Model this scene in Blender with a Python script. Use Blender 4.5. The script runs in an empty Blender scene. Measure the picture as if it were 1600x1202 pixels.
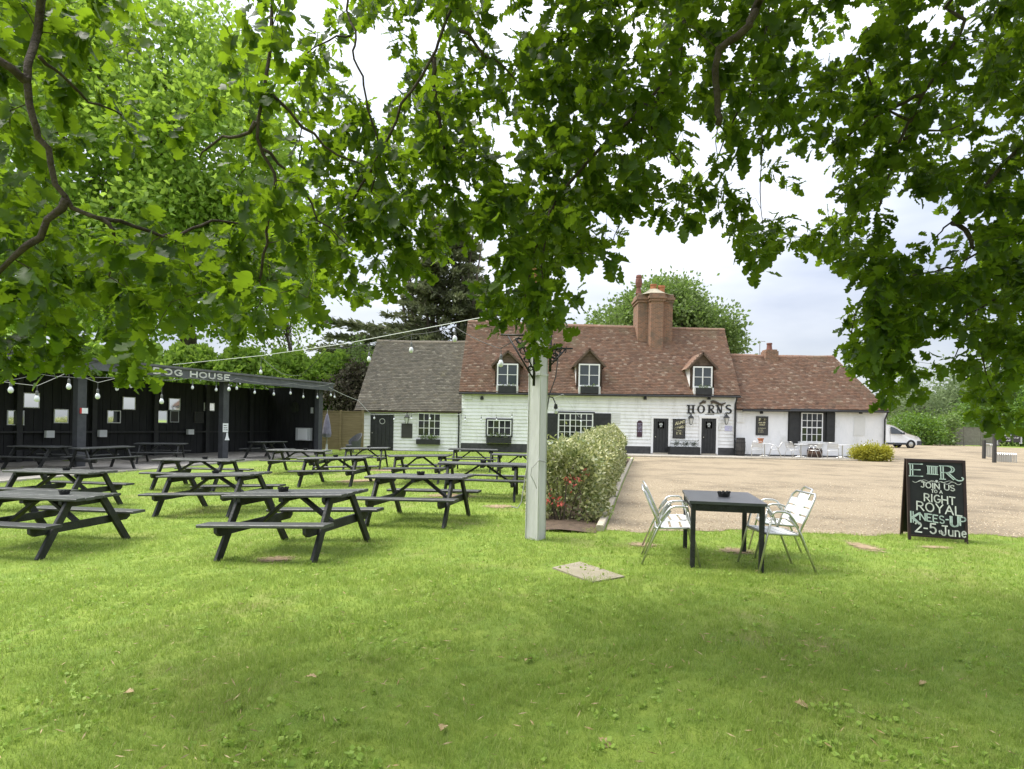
import bpy, math, random
import numpy as np
from mathutils import Vector, Matrix, Euler
R = math.radians
random.seed(7); np.random.seed(7)
rnd = random.random
def ru(a, b): return a + (b - a) * random.random()
S = bpy.context.scene
C = S.collection

# ------------------------------------------------------------------ camera, world, sun, exposure
F, CX, CY, EYE, ROLL = 950.0, 800.0, 665.0, 1.55, R(1.1)
cam_data = bpy.data.cameras.new('camera')
cam = bpy.data.objects.new('camera', cam_data); C.objects.link(cam)
cam_data.sensor_width = 36.0; cam_data.lens = 36.0 * F / 1600.0
cam_data.shift_y = (CY - 601.0) / 1600.0
cam_data.clip_start = 0.05; cam_data.clip_end = 2000
cam.matrix_world = Matrix.Translation((0, 0, EYE)) @ Matrix.Rotation(-ROLL, 4, 'Y') @ Matrix.Rotation(R(90), 4, 'X')
S.camera = cam
SUN_AZ, SUN_EL = R(278), R(60)           # azimuth clockwise from +Y: from the left
W = bpy.data.worlds.new('World'); S.world = W; W.use_nodes = True
nt = W.node_tree; N = nt.nodes; L = nt.links; N.clear()
bg = N.new('ShaderNodeBackground'); wo = N.new('ShaderNodeOutputWorld'); L.new(bg.outputs[0], wo.inputs[0])
bg.inputs[1].default_value = 0.1
sky = N.new('ShaderNodeTexSky'); sky.sky_type = 'NISHITA'; sky.sun_disc = False
sky.sun_elevation = SUN_EL; sky.sun_rotation = SUN_AZ
tc = N.new('ShaderNodeTexCoord'); sx = N.new('ShaderNodeSeparateXYZ'); L.new(tc.outputs['Generated'], sx.inputs[0])
def wmath(op, a, b=None, clamp=False):
    n = N.new('ShaderNodeMath'); n.operation = op; n.use_clamp = clamp
    for i, v in enumerate((a, b)):
        if v is None: continue
        if isinstance(v, (int, float)): n.inputs[i].default_value = v
        else: L.new(v, n.inputs[i])
    return n.outputs[0]
up = wmath('MAXIMUM', sx.outputs[2], 0.0)
grad = wmath('DIVIDE', wmath('ADD', wmath('MULTIPLY', up, 4.0), 1.0), 5.0)      # overcast sky, brighter overhead
nz = N.new('ShaderNodeTexNoise'); nz.inputs['Scale'].default_value = 2.2; nz.inputs['Detail'].default_value = 5
mp = N.new('ShaderNodeMapping'); mp.inputs['Scale'].default_value = (1, 1, 3.2); L.new(tc.outputs['Generated'], mp.inputs[0]); L.new(mp.outputs[0], nz.inputs[0])
cr = N.new('ShaderNodeValToRGB'); L.new(nz.outputs[0], cr.inputs[0])
cr.color_ramp.elements[0].position = 0.36; cr.color_ramp.elements[0].color = (0.60, 0.645, 0.77, 1)
cr.color_ramp.elements[1].position = 0.66; cr.color_ramp.elements[1].color = (1.08, 1.09, 1.12, 1)
vm = N.new('ShaderNodeVectorMath'); vm.operation = 'SCALE'; L.new(cr.outputs[0], vm.inputs[0])
L.new(wmath('MULTIPLY', grad, 7.8), vm.inputs['Scale'])
mxw = N.new('ShaderNodeMix'); mxw.data_type = 'RGBA'; mxw.inputs[0].default_value = 0.9
L.new(sky.outputs[0], mxw.inputs[6]); L.new(vm.outputs[0], mxw.inputs[7]); L.new(mxw.outputs[2], bg.inputs[0])
sun_d = bpy.data.lights.new('sun', 'SUN'); sun_d.energy = 1.5; sun_d.angle = R(30); sun_d.color = (1.0, 0.95, 0.86)
sun = bpy.data.objects.new('sun', sun_d); C.objects.link(sun)
sdir = Vector((math.sin(SUN_AZ) * math.cos(SUN_EL), math.cos(SUN_AZ) * math.cos(SUN_EL), math.sin(SUN_EL)))
sun.rotation_euler = sdir.to_track_quat('Z', 'Y').to_euler()
sun.location = (-10, -10, 30)
S.view_settings.view_transform = 'Standard'; S.view_settings.look = 'None'
S.view_settings.gamma = 1; S.view_settings.use_curve_mapping = False
S.view_settings.exposure = 1.9

# ------------------------------------------------------------------ terrain and projection helpers
def sstep(a, b, x):
    t = min(1.0, max(0.0, (x - a) / (b - a))); return t * t * (3 - 2 * t)
def gz(x, y):
    """height of the ground"""
    drop = -0.06 * min(4.5, max(0.0, -x - 1.5)) * (1 - 0.75 * sstep(9, 24, y)) * (1 - 0.6 * sstep(26, 34, y))
    rise = 0.37 * sstep(36, 48, y) * sstep(12, 18, x)
    bump = 0.012 * math.sin(x * 1.7 + 0.6 * y) * math.sin(y * 1.3 - 0.4 * x) if y < 30 else 0
    return drop + rise + bump
cR, sR = math.cos(ROLL), math.sin(ROLL)
def ray(px, py):
    u, v = px - CX, CY - py
    return (u * cR - v * sR) / F, (u * sR + v * cR) / F
def at(px, py, d):
    a, b = ray(px, py); return Vector((a * d, d, EYE + b * d))
def gnd(px, py):
    a, b = ray(px, py); d = EYE / -b
    for _ in range(12): d = (EYE - gz(a * d, d)) / -b
    return Vector((a * d, d, gz(a * d, d)))

# ------------------------------------------------------------------ mesh builder
class MB:
    def __init__(s): s.v = []; s.f = []
    def add(s, vs, fs):
        n = len(s.v); s.v += [tuple(p) for p in vs]; s.f += [tuple(i + n for i in f) for f in fs]; return s
    def box(s, x0, y0, z0, x1, y1, z1):
        return s.add([(x0,y0,z0),(x1,y0,z0),(x1,y1,z0),(x0,y1,z0),(x0,y0,z1),(x1,y0,z1),(x1,y1,z1),(x0,y1,z1)],
                     [(3,2,1,0),(4,5,6,7),(0,1,5,4),(1,2,6,5),(2,3,7,6),(3,0,4,7)])
    def bar(s, p, q, w, h, up=(0,0,1), ch=0.0):
        p, q = Vector(p), Vector(q); d = (q - p).normalized(); up = Vector(up)
        sd = d.cross(up)
        if sd.length < 1e-4: sd = d.cross(Vector((0,1,0)))
        sd.normalize(); u = sd.cross(d).normalized(); w /= 2; h /= 2
        if ch <= 0: prof = [(-w,-h),(w,-h),(w,h),(-w,h)]
        else: prof = [(-w+ch,-h),(w-ch,-h),(w,-h+ch),(w,h-ch),(w-ch,h),(-w+ch,h),(-w,h-ch),(-w,-h+ch)]
        n = len(prof); vs = [e + sd*a + u*b for e in (p, q) for a, b in prof]
        fs = [(i, (i+1) % n, n + (i+1) % n, n + i) for i in range(n)] + [tuple(reversed(range(n))), tuple(range(n, 2*n))]
        return s.add(vs, fs)
    def tube(s, pts, r, n=6, closed=False):
        pts = [Vector(p) for p in pts]; m = len(pts)
        rs = r if isinstance(r, (list, tuple)) else [r] * m
        base = len(s.v); prev = None
        for i, p in enumerate(pts):
            if closed: t = pts[(i+1) % m] - pts[i-1]
            else: t = pts[min(i+1, m-1)] - pts[max(i-1, 0)]
            if t.length < 1e-9: t = Vector((0,0,1))
            t.normalize()
            if prev is None:
                a = t.cross(Vector((0,0,1)))
                if a.length < 0.1: a = t.cross(Vector((0,1,0)))
            else: a = prev - t * prev.dot(t)
            a.normalize(); prev = a; b = t.cross(a)
            for k in range(n):
                g = 2*math.pi*k/n; s.v.append(tuple(p + (a*math.cos(g) + b*math.sin(g)) * rs[i]))
        for i in range(m if closed else m - 1):
            j = (i + 1) % m
            for k in range(n): s.f.append((base+i*n+k, base+i*n+(k+1) % n, base+j*n+(k+1) % n, base+j*n+k))
        if not closed:
            s.f.append(tuple(base + k for k in reversed(range(n)))); s.f.append(tuple(base+(m-1)*n + k for k in range(n)))
        return s
    def lathe(s, prof, n=12, c=(0,0,0), ang=0.0):
        b = len(s.v)
        for r, z in prof:
            for k in range(n):
                g = 2*math.pi*k/n + ang; s.v.append((c[0]+r*math.cos(g), c[1]+r*math.sin(g), c[2]+z))
        m = len(prof)
        for i in range(m-1):
            for k in range(n): s.f.append((b+i*n+k, b+i*n+(k+1) % n, b+(i+1)*n+(k+1) % n, b+(i+1)*n+k))
        s.f.append(tuple(b+k for k in reversed(range(n)))); s.f.append(tuple(b+(m-1)*n+k for k in range(n)))
        return s
    def prism(s, poly, y0, y1):
        """polygon of (x, z) extruded from y0 to y1"""
        n = len(poly)
        return s.add([(x, y0, z) for x, z in poly] + [(x, y1, z) for x, z in poly],
                     [tuple(range(n)), tuple(reversed(range(n, 2*n)))] + [(i, n+i, n+(i+1) % n, (i+1) % n) for i in range(n)])
    def mesh(s, name, m, smooth=False, off=(0,0,0)):
        me = bpy.data.meshes.new(name)
        vs = s.v if off == (0,0,0) else [(x-off[0], y-off[1], z-off[2]) for x, y, z in s.v]
        me.from_pydata(vs, [], s.f); me.update()
        if m is not None: me.materials.append(m)
        if smooth: me.polygons.foreach_set('use_smooth', [True] * len(me.polygons))
        return me
    def build(s, name, m, parent=None, smooth=False, off=None):
        if off is None: off = tuple(parent.location) if (parent is not None and parent.get('world_parts')) else (0,0,0)
        return link(name, s.mesh(name, m, smooth, tuple(off)), parent)
def link(name, me, parent=None):
    o = bpy.data.objects.new(name, me); C.objects.link(o)
    if parent is not None: o.parent = parent
    return o
def npmesh(name, V, Fc, m, k):
    """fast mesh: V (n,3), faces (f,k)"""
    me = bpy.data.meshes.new(name); V = np.ascontiguousarray(V, dtype=np.float32); Fc = np.ascontiguousarray(Fc, dtype=np.int32)
    me.vertices.add(len(V)); me.vertices.foreach_set('co', V.ravel())
    me.loops.add(Fc.size); me.loops.foreach_set('vertex_index', Fc.ravel())
    me.polygons.add(len(Fc)); me.polygons.foreach_set('loop_start', np.arange(0, Fc.size, k, dtype=np.int32))
    me.polygons.foreach_set('loop_total', np.full(len(Fc), k, dtype=np.int32))
    me.update(calc_edges=True); me.materials.append(m); return me
def tag(o, label, cat, group=None):
    o['label'] = label; o['category'] = cat
    if group: o['group'] = group
    return o
def thing(name, label, cat, loc=(0,0,0), rotz=0.0, group=None, world=False):
    o = bpy.data.objects.new(name, None); C.objects.link(o); o.empty_display_size = 0.2
    o.location = loc; o.rotation_euler = (0, 0, rotz)
    if world: o['world_parts'] = True
    return tag(o, label, cat, group)
def struct(o): o['kind'] = 'structure'; return o
def stuff(o): o['kind'] = 'stuff'; return o
def copy_tree(src, loc=None, rotz=None, label=None, parent=None):
    o = src.copy(); C.objects.link(o)
    if parent is not None: o.parent = parent
    if loc is not None: o.location = loc
    if rotz is not None: o.rotation_euler = (0, 0, rotz)
    if label: o['label'] = label
    for ch in src.children: copy_tree(ch, parent=o)
    return o

# ------------------------------------------------------------------ materials
def mat(name, c1, c2=None, scale=6.0, rough=0.7, bump=0.0, bscale=40.0, metal=0.0, island=None, spec=0.4,
        trans=None, tfac=0.4, c3=None, s3=1.2, stretch=None, f3=(0.5, 0.68), bdist=0.02):
    m = bpy.data.materials.new(name); m.use_nodes = True
    t = m.node_tree; n = t.nodes; l = t.links; p = n['Principled BSDF']
    p.inputs['Roughness'].default_value = rough; p.inputs['Metallic'].default_value = metal
    p.inputs['Specular IOR Level'].default_value = spec
    tcn = n.new('ShaderNodeTexCoord'); vec = tcn.outputs['Object']
    if stretch:
        mpn = n.new('ShaderNodeMapping'); mpn.inputs['Scale'].default_value = stretch; l.new(vec, mpn.inputs[0]); vec = mpn.outputs[0]
    col = None
    def rgba(c): return (c[0], c[1], c[2], 1)
    def mix(fac, a, b):
        q = n.new('ShaderNodeMix'); q.data_type = 'RGBA'; l.new(fac, q.inputs[0])
        for i, v in ((6, a), (7, b)):
            if isinstance(v, tuple): q.inputs[i].default_value = rgba(v)
            else: l.new(v, q.inputs[i])
        return q.outputs[2]
    if c2 is not None:
        z = n.new('ShaderNodeTexNoise'); z.inputs['Scale'].default_value = scale; z.inputs['Detail'].default_value = 6; z.inputs['Roughness'].default_value = 0.65
        l.new(vec, z.inputs[0])
        r_ = n.new('ShaderNodeMapRange'); r_.inputs[1].default_value = 0.36; r_.inputs[2].default_value = 0.64; l.new(z.outputs[0], r_.inputs[0])
        col = mix(r_.outputs[0], tuple(c1), tuple(c2))
    if island:
        g = n.new('ShaderNodeNewGeometry'); rp = n.new('ShaderNodeValToRGB'); l.new(g.outputs['Random Per Island'], rp.inputs[0])
        rp.color_ramp.interpolation = 'LINEAR'
        els = rp.color_ramp.elements
        while len(els) < len(island): els.new(0.5)
        for i, c in enumerate(island):
            els[i].position = i / max(1, len(island) - 1); els[i].color = rgba(c)
        if col is None: col = rp.outputs[0]
        else:
            q = n.new('ShaderNodeMix'); q.data_type = 'RGBA'; q.inputs[0].default_value = 0.72
            l.new(col, q.inputs[6]); l.new(rp.outputs[0], q.inputs[7]); col = q.outputs[2]
    if c3 is not None:
        z3 = n.new('ShaderNodeTexNoise'); z3.inputs['Scale'].default_value = s3; z3.inputs['Detail'].default_value = 7; z3.inputs['Roughness'].default_value = 0.7
        l.new(vec, z3.inputs[0])
        r3 = n.new('ShaderNodeMapRange'); r3.inputs[1].default_value = f3[0]; r3.inputs[2].default_value = f3[1]; l.new(z3.outputs[0], r3.inputs[0])
        col = mix(r3.outputs[0], col if col is not None else tuple(c1), tuple(c3))
    if col is None: p.inputs['Base Color'].default_value = rgba(c1)
    else: l.new(col, p.inputs['Base Color'])
    if bump > 0:
        zb = n.new('ShaderNodeTexNoise'); zb.inputs['Scale'].default_value = bscale; zb.inputs['Detail'].default_value = 5; l.new(vec, zb.inputs[0])
        b = n.new('ShaderNodeBump'); b.inputs['Strength'].default_value = bump; b.inputs['Distance'].default_value = bdist
        l.new(zb.outputs[0], b.inputs['Height']); l.new(b.outputs[0], p.inputs['Normal'])
    if trans is not None:
        tr = n.new('ShaderNodeBsdfTranslucent'); tr.inputs[0].default_value = rgba(trans)
        ms = n.new('ShaderNodeMixShader'); ms.inputs[0].default_value = tfac
        l.new(p.outputs[0], ms.inputs[1]); l.new(tr.outputs[0], ms.inputs[2]); l.new(ms.outputs[0], n['Material Output'].inputs[0])
    return m
def glass_dark(name, c=(0.015,0.018,0.02), rough=0.06):
    return mat(name, c, rough=rough, spec=0.6)
M = {}
M['lawn'] = mat('lawn_soil', (0.14,0.22,0.028), (0.21,0.28,0.04), 3.0, 0.95, 0.6, 90, c3=(0.23,0.21,0.075), s3=0.7, f3=(0.53,0.72))
M['blade'] = mat('grass_blade', (0.12,0.22,0.022), (0.23,0.31,0.045), 0.9, 0.6, island=[(0.16,0.25,0.035),(0.29,0.38,0.075),(0.40,0.47,0.12),(0.22,0.31,0.055),(0.52,0.51,0.24)], trans=(0.37,0.50,0.10), tfac=0.35, spec=0.25)
M['soil'] = mat('bare_soil', (0.22,0.15,0.09), (0.33,0.24,0.15), 8, 0.95, 0.6, 60)
M['bedsoil'] = mat('bed_soil', (0.07,0.05,0.033), (0.13,0.09,0.06), 10, 0.95, 0.9, 40)
M['gravel'] = mat('gravel', (0.21,0.17,0.112), (0.40,0.325,0.22), 38, 0.95, 1.0, 55, c3=(0.165,0.132,0.088), s3=0.45, f3=(0.47,0.68), bdist=0.03)
M['pebble'] = mat('pebble', (0.4,0.3,0.2), island=[(0.27,0.20,0.14),(0.42,0.33,0.22),(0.58,0.47,0.33),(0.66,0.58,0.46)], rough=0.85)
M['paving'] = mat('paving', (0.30,0.28,0.25), (0.40,0.37,0.32), 5, 0.9, 0.4, 60, c3=(0.22,0.21,0.18), s3=1.0)
M['slab'] = mat('concrete_slab', (0.25,0.22,0.165), (0.36,0.315,0.245), 6, 0.95, 0.5, 60, c3=(0.22,0.2,0.12), s3=3)
M['kerb'] = mat('kerb_stone', (0.36,0.32,0.25), (0.47,0.42,0.33), 7, 0.9, 0.4, 50)
M['wboard'] = mat('white_weatherboard', (0.78,0.78,0.76), (0.84,0.84,0.83), 2.5, 0.6, 0.15, 30, c3=(0.56,0.56,0.53), s3=1.6, f3=(0.5,0.78), stretch=(1.2,1.2,.45))
M['wrender'] = mat('white_painted_brick', (0.76,0.77,0.78), (0.84,0.84,0.84), 1.6, 0.75, 0.5, 14, c3=(0.54,0.54,0.50), s3=1.2, f3=(0.52,0.8), stretch=(1,1,.5))
M['white'] = mat('white_paint', (0.8,0.8,0.79), rough=0.5)
M['black'] = mat('black_paint', (0.018,0.019,0.02), (0.03,0.031,0.032), 6, 0.55, 0.2, 40)
M['plinth'] = mat('black_plinth', (0.045,0.045,0.047), (0.075,0.075,0.075), 5, 0.8, 0.3, 30)
M['shedw'] = mat('shed_black_wood', (0.012,0.013,0.014), (0.022,0.023,0.024), 5, 0.75, 0.3, 30, stretch=(1,1,0.2))
M['shedpost'] = mat('shed_post', (0.045,0.048,0.054), (0.065,0.068,0.075), 5, 0.7, 0.2, 30)
M['fascia'] = mat('grey_fascia', (0.075,0.078,0.087), (0.11,0.115,0.125), 3, 0.75, 0.3, 25)
M['felt'] = mat('roof_felt', (0.10,0.10,0.11), (0.14,0.14,0.15), 4, 0.95, 0.3, 60)
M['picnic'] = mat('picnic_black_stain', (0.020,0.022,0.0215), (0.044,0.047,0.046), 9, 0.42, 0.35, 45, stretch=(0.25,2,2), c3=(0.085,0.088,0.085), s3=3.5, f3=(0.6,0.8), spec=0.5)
def fade(m, c, f):
    t = m.node_tree; n = t.nodes; l = t.links; p = n['Principled BSDF']; oi = n.new('ShaderNodeObjectInfo'); q = n.new('ShaderNodeMix'); q.data_type = 'RGBA'
    r_ = n.new('ShaderNodeMath'); r_.operation = 'MULTIPLY'; l.new(oi.outputs['Random'], r_.inputs[0]); r_.inputs[1].default_value = f; l.new(r_.outputs[0], q.inputs[0])
    l.new(p.inputs['Base Color'].links[0].from_socket, q.inputs[6]); q.inputs[7].default_value = (*c, 1); l.new(q.outputs[2], p.inputs['Base Color'])
fade(M['picnic'], (0.11,0.115,0.11), .5)
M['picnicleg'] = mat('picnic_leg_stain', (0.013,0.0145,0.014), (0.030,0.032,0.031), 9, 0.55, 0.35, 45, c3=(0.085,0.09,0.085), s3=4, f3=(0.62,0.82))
M['post'] = mat('sign_post_paint', (0.55,0.545,0.55), (0.65,0.645,0.65), 5, 0.7, 0.35, 30, stretch=(2,2,0.3), c3=(0.34,0.37,0.30), s3=2.2, f3=(0.58,0.8))
M['iron'] = mat('wrought_iron', (0.014,0.014,0.015), rough=0.5)
M['alu'] = mat('aluminium_tube', (0.62,0.62,0.60), rough=0.32, metal=0.9)
M['aluslat'] = mat('aluminium_slat', (0.66,0.67,0.68), rough=0.5, metal=0.15)
M['btop'] = mat('black_table_top', (0.05,0.055,0.065), (0.075,0.08,0.09), 5, 0.3, 0.1, 60, spec=0.6)
M['tile'] = mat('clay_roof_tile', (0.23,0.135,0.09), (0.15,0.095,0.07), 0.8, 0.9, 0.3, 30, island=[(0.10,0.066,0.05),(0.19,0.105,0.07),(0.25,0.14,0.09),(0.15,0.10,0.075),(0.28,0.17,0.115),(0.18,0.10,0.07),(0.22,0.15,0.11),(0.15,0.088,0.062),(0.42,0.33,0.25)], c3=(0.19,0.155,0.10), s3=0.55, f3=(0.55,0.8))
M['greytile'] = mat('old_grey_roof_tile', (0.18,0.15,0.11), (0.14,0.12,0.09), 0.8, 0.9, 0.3, 30, island=[(0.095,0.09,0.076),(0.15,0.138,0.113),(0.20,0.18,0.145),(0.135,0.124,0.104),(0.18,0.155,0.118),(0.225,0.205,0.165),(0.125,0.116,0.098),(0.33,0.30,0.24)], c3=(0.19,0.16,0.07), s3=0.4, f3=(0.55,0.8))
M['deck'] = mat('roof_underside', (0.05,0.03,0.025), rough=0.95)
M['dormer'] = mat('dormer_brown_board', (0.085,0.06,0.045), (0.13,0.09,0.065), 5, 0.85, 0.3, 40)
M['pane'] = glass_dark('window_pane', (0.02,0.022,0.024), 0.05)
M['paneblue'] = glass_dark('dormer_pane', (0.055,0.065,0.075), 0.05)
M['terracotta'] = mat('terracotta', (0.42,0.17,0.08), (0.34,0.13,0.065), 8, 0.85, 0.2, 40)
M['darkpot'] = mat('dark_clay_pot', (0.2,0.085,0.065), (0.15,0.065,0.05), 8, 0.85, 0.2, 40)
M['mortar'] = mat('flaunching_mortar', (0.36,0.33,0.25), (0.28,0.26,0.19), 5, 0.95, 0.5, 30)
M['fencewood'] = mat('fence_panel_wood', (0.16,0.125,0.06), (0.22,0.175,0.09), 5, 0.85, 0.3, 40, stretch=(0.3,1,3))
M['farfence'] = mat('grey_fence_wood', (0.17,0.155,0.13), (0.23,0.21,0.18), 4, 0.9, 0.3, 30)
M['bark'] = mat('oak_bark', (0.045,0.034,0.026), (0.085,0.066,0.05), 16, 0.95, 1.0, 45, c3=(0.10,0.11,0.065), s3=6, f3=(0.6,0.8))
M['leaf'] = mat('oak_leaf', (0.02,0.042,0.006), (0.03,0.055,0.008), 1.5, 0.5, island=[(0.014,0.032,0.005),(0.024,0.048,0.007),(0.02,0.04,0.006),(0.032,0.06,0.009)], trans=(0.28,0.45,0.018), tfac=0.44, spec=0.3)
M['leaf_bg'] = mat('spring_leaf', (0.13,0.22,0.03), island=[(0.11,0.20,0.028),(0.17,0.28,0.04),(0.22,0.32,0.055),(0.14,0.23,0.032)], rough=0.6, trans=(0.47,0.68,0.09), tfac=0.4, spec=0.3)
M['leaf_mid'] = mat('mid_green_leaf', (0.06,0.12,0.025), island=[(0.11,0.16,0.05),(0.16,0.22,0.07),(0.20,0.26,0.095),(0.13,0.18,0.055)], rough=0.55, trans=(0.20,0.32,0.06), tfac=0.35, spec=0.3)
M['leaf_pale'] = mat('pale_willow_leaf', (0.12,0.17,0.08), island=[(0.11,0.16,0.07),(0.16,0.21,0.10),(0.19,0.24,0.12)], rough=0.6, trans=(0.28,0.36,0.16), tfac=0.35, spec=0.25)
M['leaf_dark'] = mat('cypress_leaf', (0.03,0.05,0.028), island=[(0.12,0.14,0.08),(0.17,0.19,0.11),(0.23,0.245,0.14),(0.135,0.155,0.09)], rough=0.75, trans=(0.16,0.19,0.08), tfac=0.3, spec=0.2)
M['leaf_laurel'] = mat('laurel_leaf', (0.06,0.13,0.02), island=[(0.055,0.12,0.018),(0.10,0.19,0.03),(0.13,0.22,0.035),(0.08,0.15,0.02)], rough=0.4, trans=(0.2,0.34,0.03), tfac=0.3, spec=0.4)
M['leaf_yellow'] = mat('golden_shrub_leaf', (0.3,0.3,0.03), island=[(0.24,0.25,0.025),(0.36,0.35,0.035),(0.44,0.42,0.05),(0.18,0.22,0.03)], rough=0.55, trans=(0.45,0.42,0.04), tfac=0.3)
M['leaf_var'] = mat('variegated_leaf', (0.1,0.15,0.04), island=[(0.055,0.095,0.025),(0.12,0.17,0.04),(0.55,0.54,0.24),(0.18,0.23,0.06),(0.68,0.66,0.40),(0.08,0.12,0.035),(0.50,0.51,0.20),(0.70,0.68,0.46)], rough=0.4, trans=(0.3,0.34,0.12), tfac=0.25, spec=0.45)
M['leaf_red'] = mat('red_young_leaf', (0.45,0.06,0.05), island=[(0.35,0.05,0.04),(0.55,0.12,0.09),(0.5,0.2,0.15)], rough=0.4, trans=(0.5,0.1,0.08), tfac=0.3)
M['dryleaf'] = mat('dry_leaf', (0.36,0.24,0.11), (0.5,0.4,0.24), 20, 0.8)
M['trunk'] = mat('grey_brown_trunk', (0.07,0.055,0.042), (0.12,0.10,0.08), 6, 0.95, 0.8, 20)
M['chalk'] = mat('chalk_paint', (0.42,0.52,0.49), rough=0.8)
M['chalkwhite'] = mat('white_chalk', (0.58,0.61,0.58), rough=0.8)
M['slate'] = mat('black_board', (0.008,0.009,0.010), (0.014,0.015,0.016), 5, 0.45)
M['maroon'] = mat('maroon_frame', (0.018,0.010,0.010), (0.03,0.014,0.013), 6, 0.5)
M['signgrey'] = mat('dark_grey_sign', (0.05,0.048,0.045), rough=0.6)
M['cream'] = mat('cream_lettering', (0.70,0.66,0.42), rough=0.7)
M['bulb'] = mat('bulb_glass', (0.72,0.74,0.76), rough=0.1, spec=0.8)
M['socket'] = mat('lamp_socket', (0.12,0.12,0.12), rough=0.5)
M['cable'] = mat('grey_cable', (0.30,0.30,0.29), rough=0.6)
M['cableblk'] = mat('black_cable', (0.03,0.03,0.03), rough=0.6)
M['wire'] = mat('pale_wire', (0.6,0.62,0.6), rough=0.5)
M['mirror'] = mat('mirror_glass', (0.85,0.87,0.86), rough=0.03, metal=1.0)
M['lens'] = mat('lantern_glass', (0.55,0.56,0.54), rough=0.15, spec=0.7)
M['paper'] = mat('white_paper', (0.75,0.77,0.78), rough=0.8)
M['cabinet'] = mat('grey_cabinet', (0.5,0.52,0.53), rough=0.5)
M['van'] = mat('van_white', (0.78,0.79,0.80), rough=0.25, spec=0.6)
M['bumper'] = mat('dark_bumper', (0.05,0.055,0.065), rough=0.6)
M['tyre'] = mat('tyre', (0.02,0.02,0.02), rough=0.85)
M['barrel'] = mat('dark_barrel', (0.035,0.033,0.033), (0.06,0.055,0.05), 5, 0.7, 0.3, 30)
M['brownbarrel'] = mat('brown_barrel', (0.07,0.04,0.03), (0.11,0.07,0.05), 5, 0.8, 0.3, 30)
M['cover'] = mat('lilac_parasol_cover', (0.16,0.155,0.21), (0.24,0.23,0.29), 5, 0.9, 0.4, 12)
M['wicker'] = mat('grey_wicker', (0.06,0.065,0.07), (0.10,0.105,0.11), 30, 0.7, 0.8, 60)
M['grille'] = mat('white_grille', (0.66,0.66,0.64), rough=0.6)
M['board_white'] = mat('blocked_window', (0.66,0.66,0.64), (0.7,0.7,0.68), 4, 0.7, 0.2, 20)
M['lilac'] = mat('lilac_notice', (0.5,0.5,0.66), rough=0.6)
M['orange'] = mat('tan_sign_panel', (0.45,0.22,0.10), (0.36,0.17,0.08), 6, 0.6)
M['steel'] = mat('steel_hoop', (0.55,0.55,0.53), rough=0.35, metal=0.8)
def brick_mat(name, a, b, mo):
    m = bpy.data.materials.new(name); m.use_nodes = True; t = m.node_tree; n = t.nodes; l = t.links; p = n['Principled BSDF']
    p.inputs['Roughness'].default_value = 0.92
    tcn = n.new('ShaderNodeTexCoord'); sp = n.new('ShaderNodeSeparateXYZ'); l.new(tcn.outputs['Object'], sp.inputs[0])
    ad = n.new('ShaderNodeMath'); ad.operation = 'ADD'; l.new(sp.outputs[0], ad.inputs[0]); l.new(sp.outputs[1], ad.inputs[1])
    cb = n.new('ShaderNodeCombineXYZ'); l.new(ad.outputs[0], cb.inputs[0]); l.new(sp.outputs[2], cb.inputs[1])
    bt = n.new('ShaderNodeTexBrick'); l.new(cb.outputs[0], bt.inputs[0])
    bt.inputs['Color1'].default_value = (*a, 1); bt.inputs['Color2'].default_value = (*b, 1); bt.inputs['Mortar'].default_value = (*mo, 1)
    bt.inputs['Scale'].default_value = 1.0; bt.inputs['Brick Width'].default_value = 0.22; bt.inputs['Row Height'].default_value = 0.078
    bt.inputs['Mortar Size'].default_value = 0.008; bt.inputs['Bias'].default_value = -0.1
    z = n.new('ShaderNodeTexNoise'); z.inputs['Scale'].default_value = 2.5; z.inputs['Detail'].default_value = 6; l.new(tcn.outputs['Object'], z.inputs[0])
    r_ = n.new('ShaderNodeMapRange'); r_.inputs[1].default_value = 0.5; r_.inputs[2].default_value = 0.75; l.new(z.outputs[0], r_.inputs[0])
    q = n.new('ShaderNodeMix'); q.data_type = 'RGBA'; l.new(r_.outputs[0], q.inputs[0]); l.new(bt.outputs[0], q.inputs[6]); q.inputs[7].default_value = (0.15,0.115,0.085,1)
    l.new(q.outputs[2], p.inputs['Base Color'])
    bp = n.new('ShaderNodeBump'); bp.inputs['Strength'].default_value = 0.6; bp.inputs['Distance'].default_value = 0.02; bp.invert = True
    l.new(bt.outputs['Fac'], bp.inputs['Height']); l.new(bp.outputs[0], p.inputs['Normal'])
    return m
M['brick'] = brick_mat('chimney_brick', (0.29,0.145,0.085), (0.17,0.09,0.06), (0.30,0.25,0.19))

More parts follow.
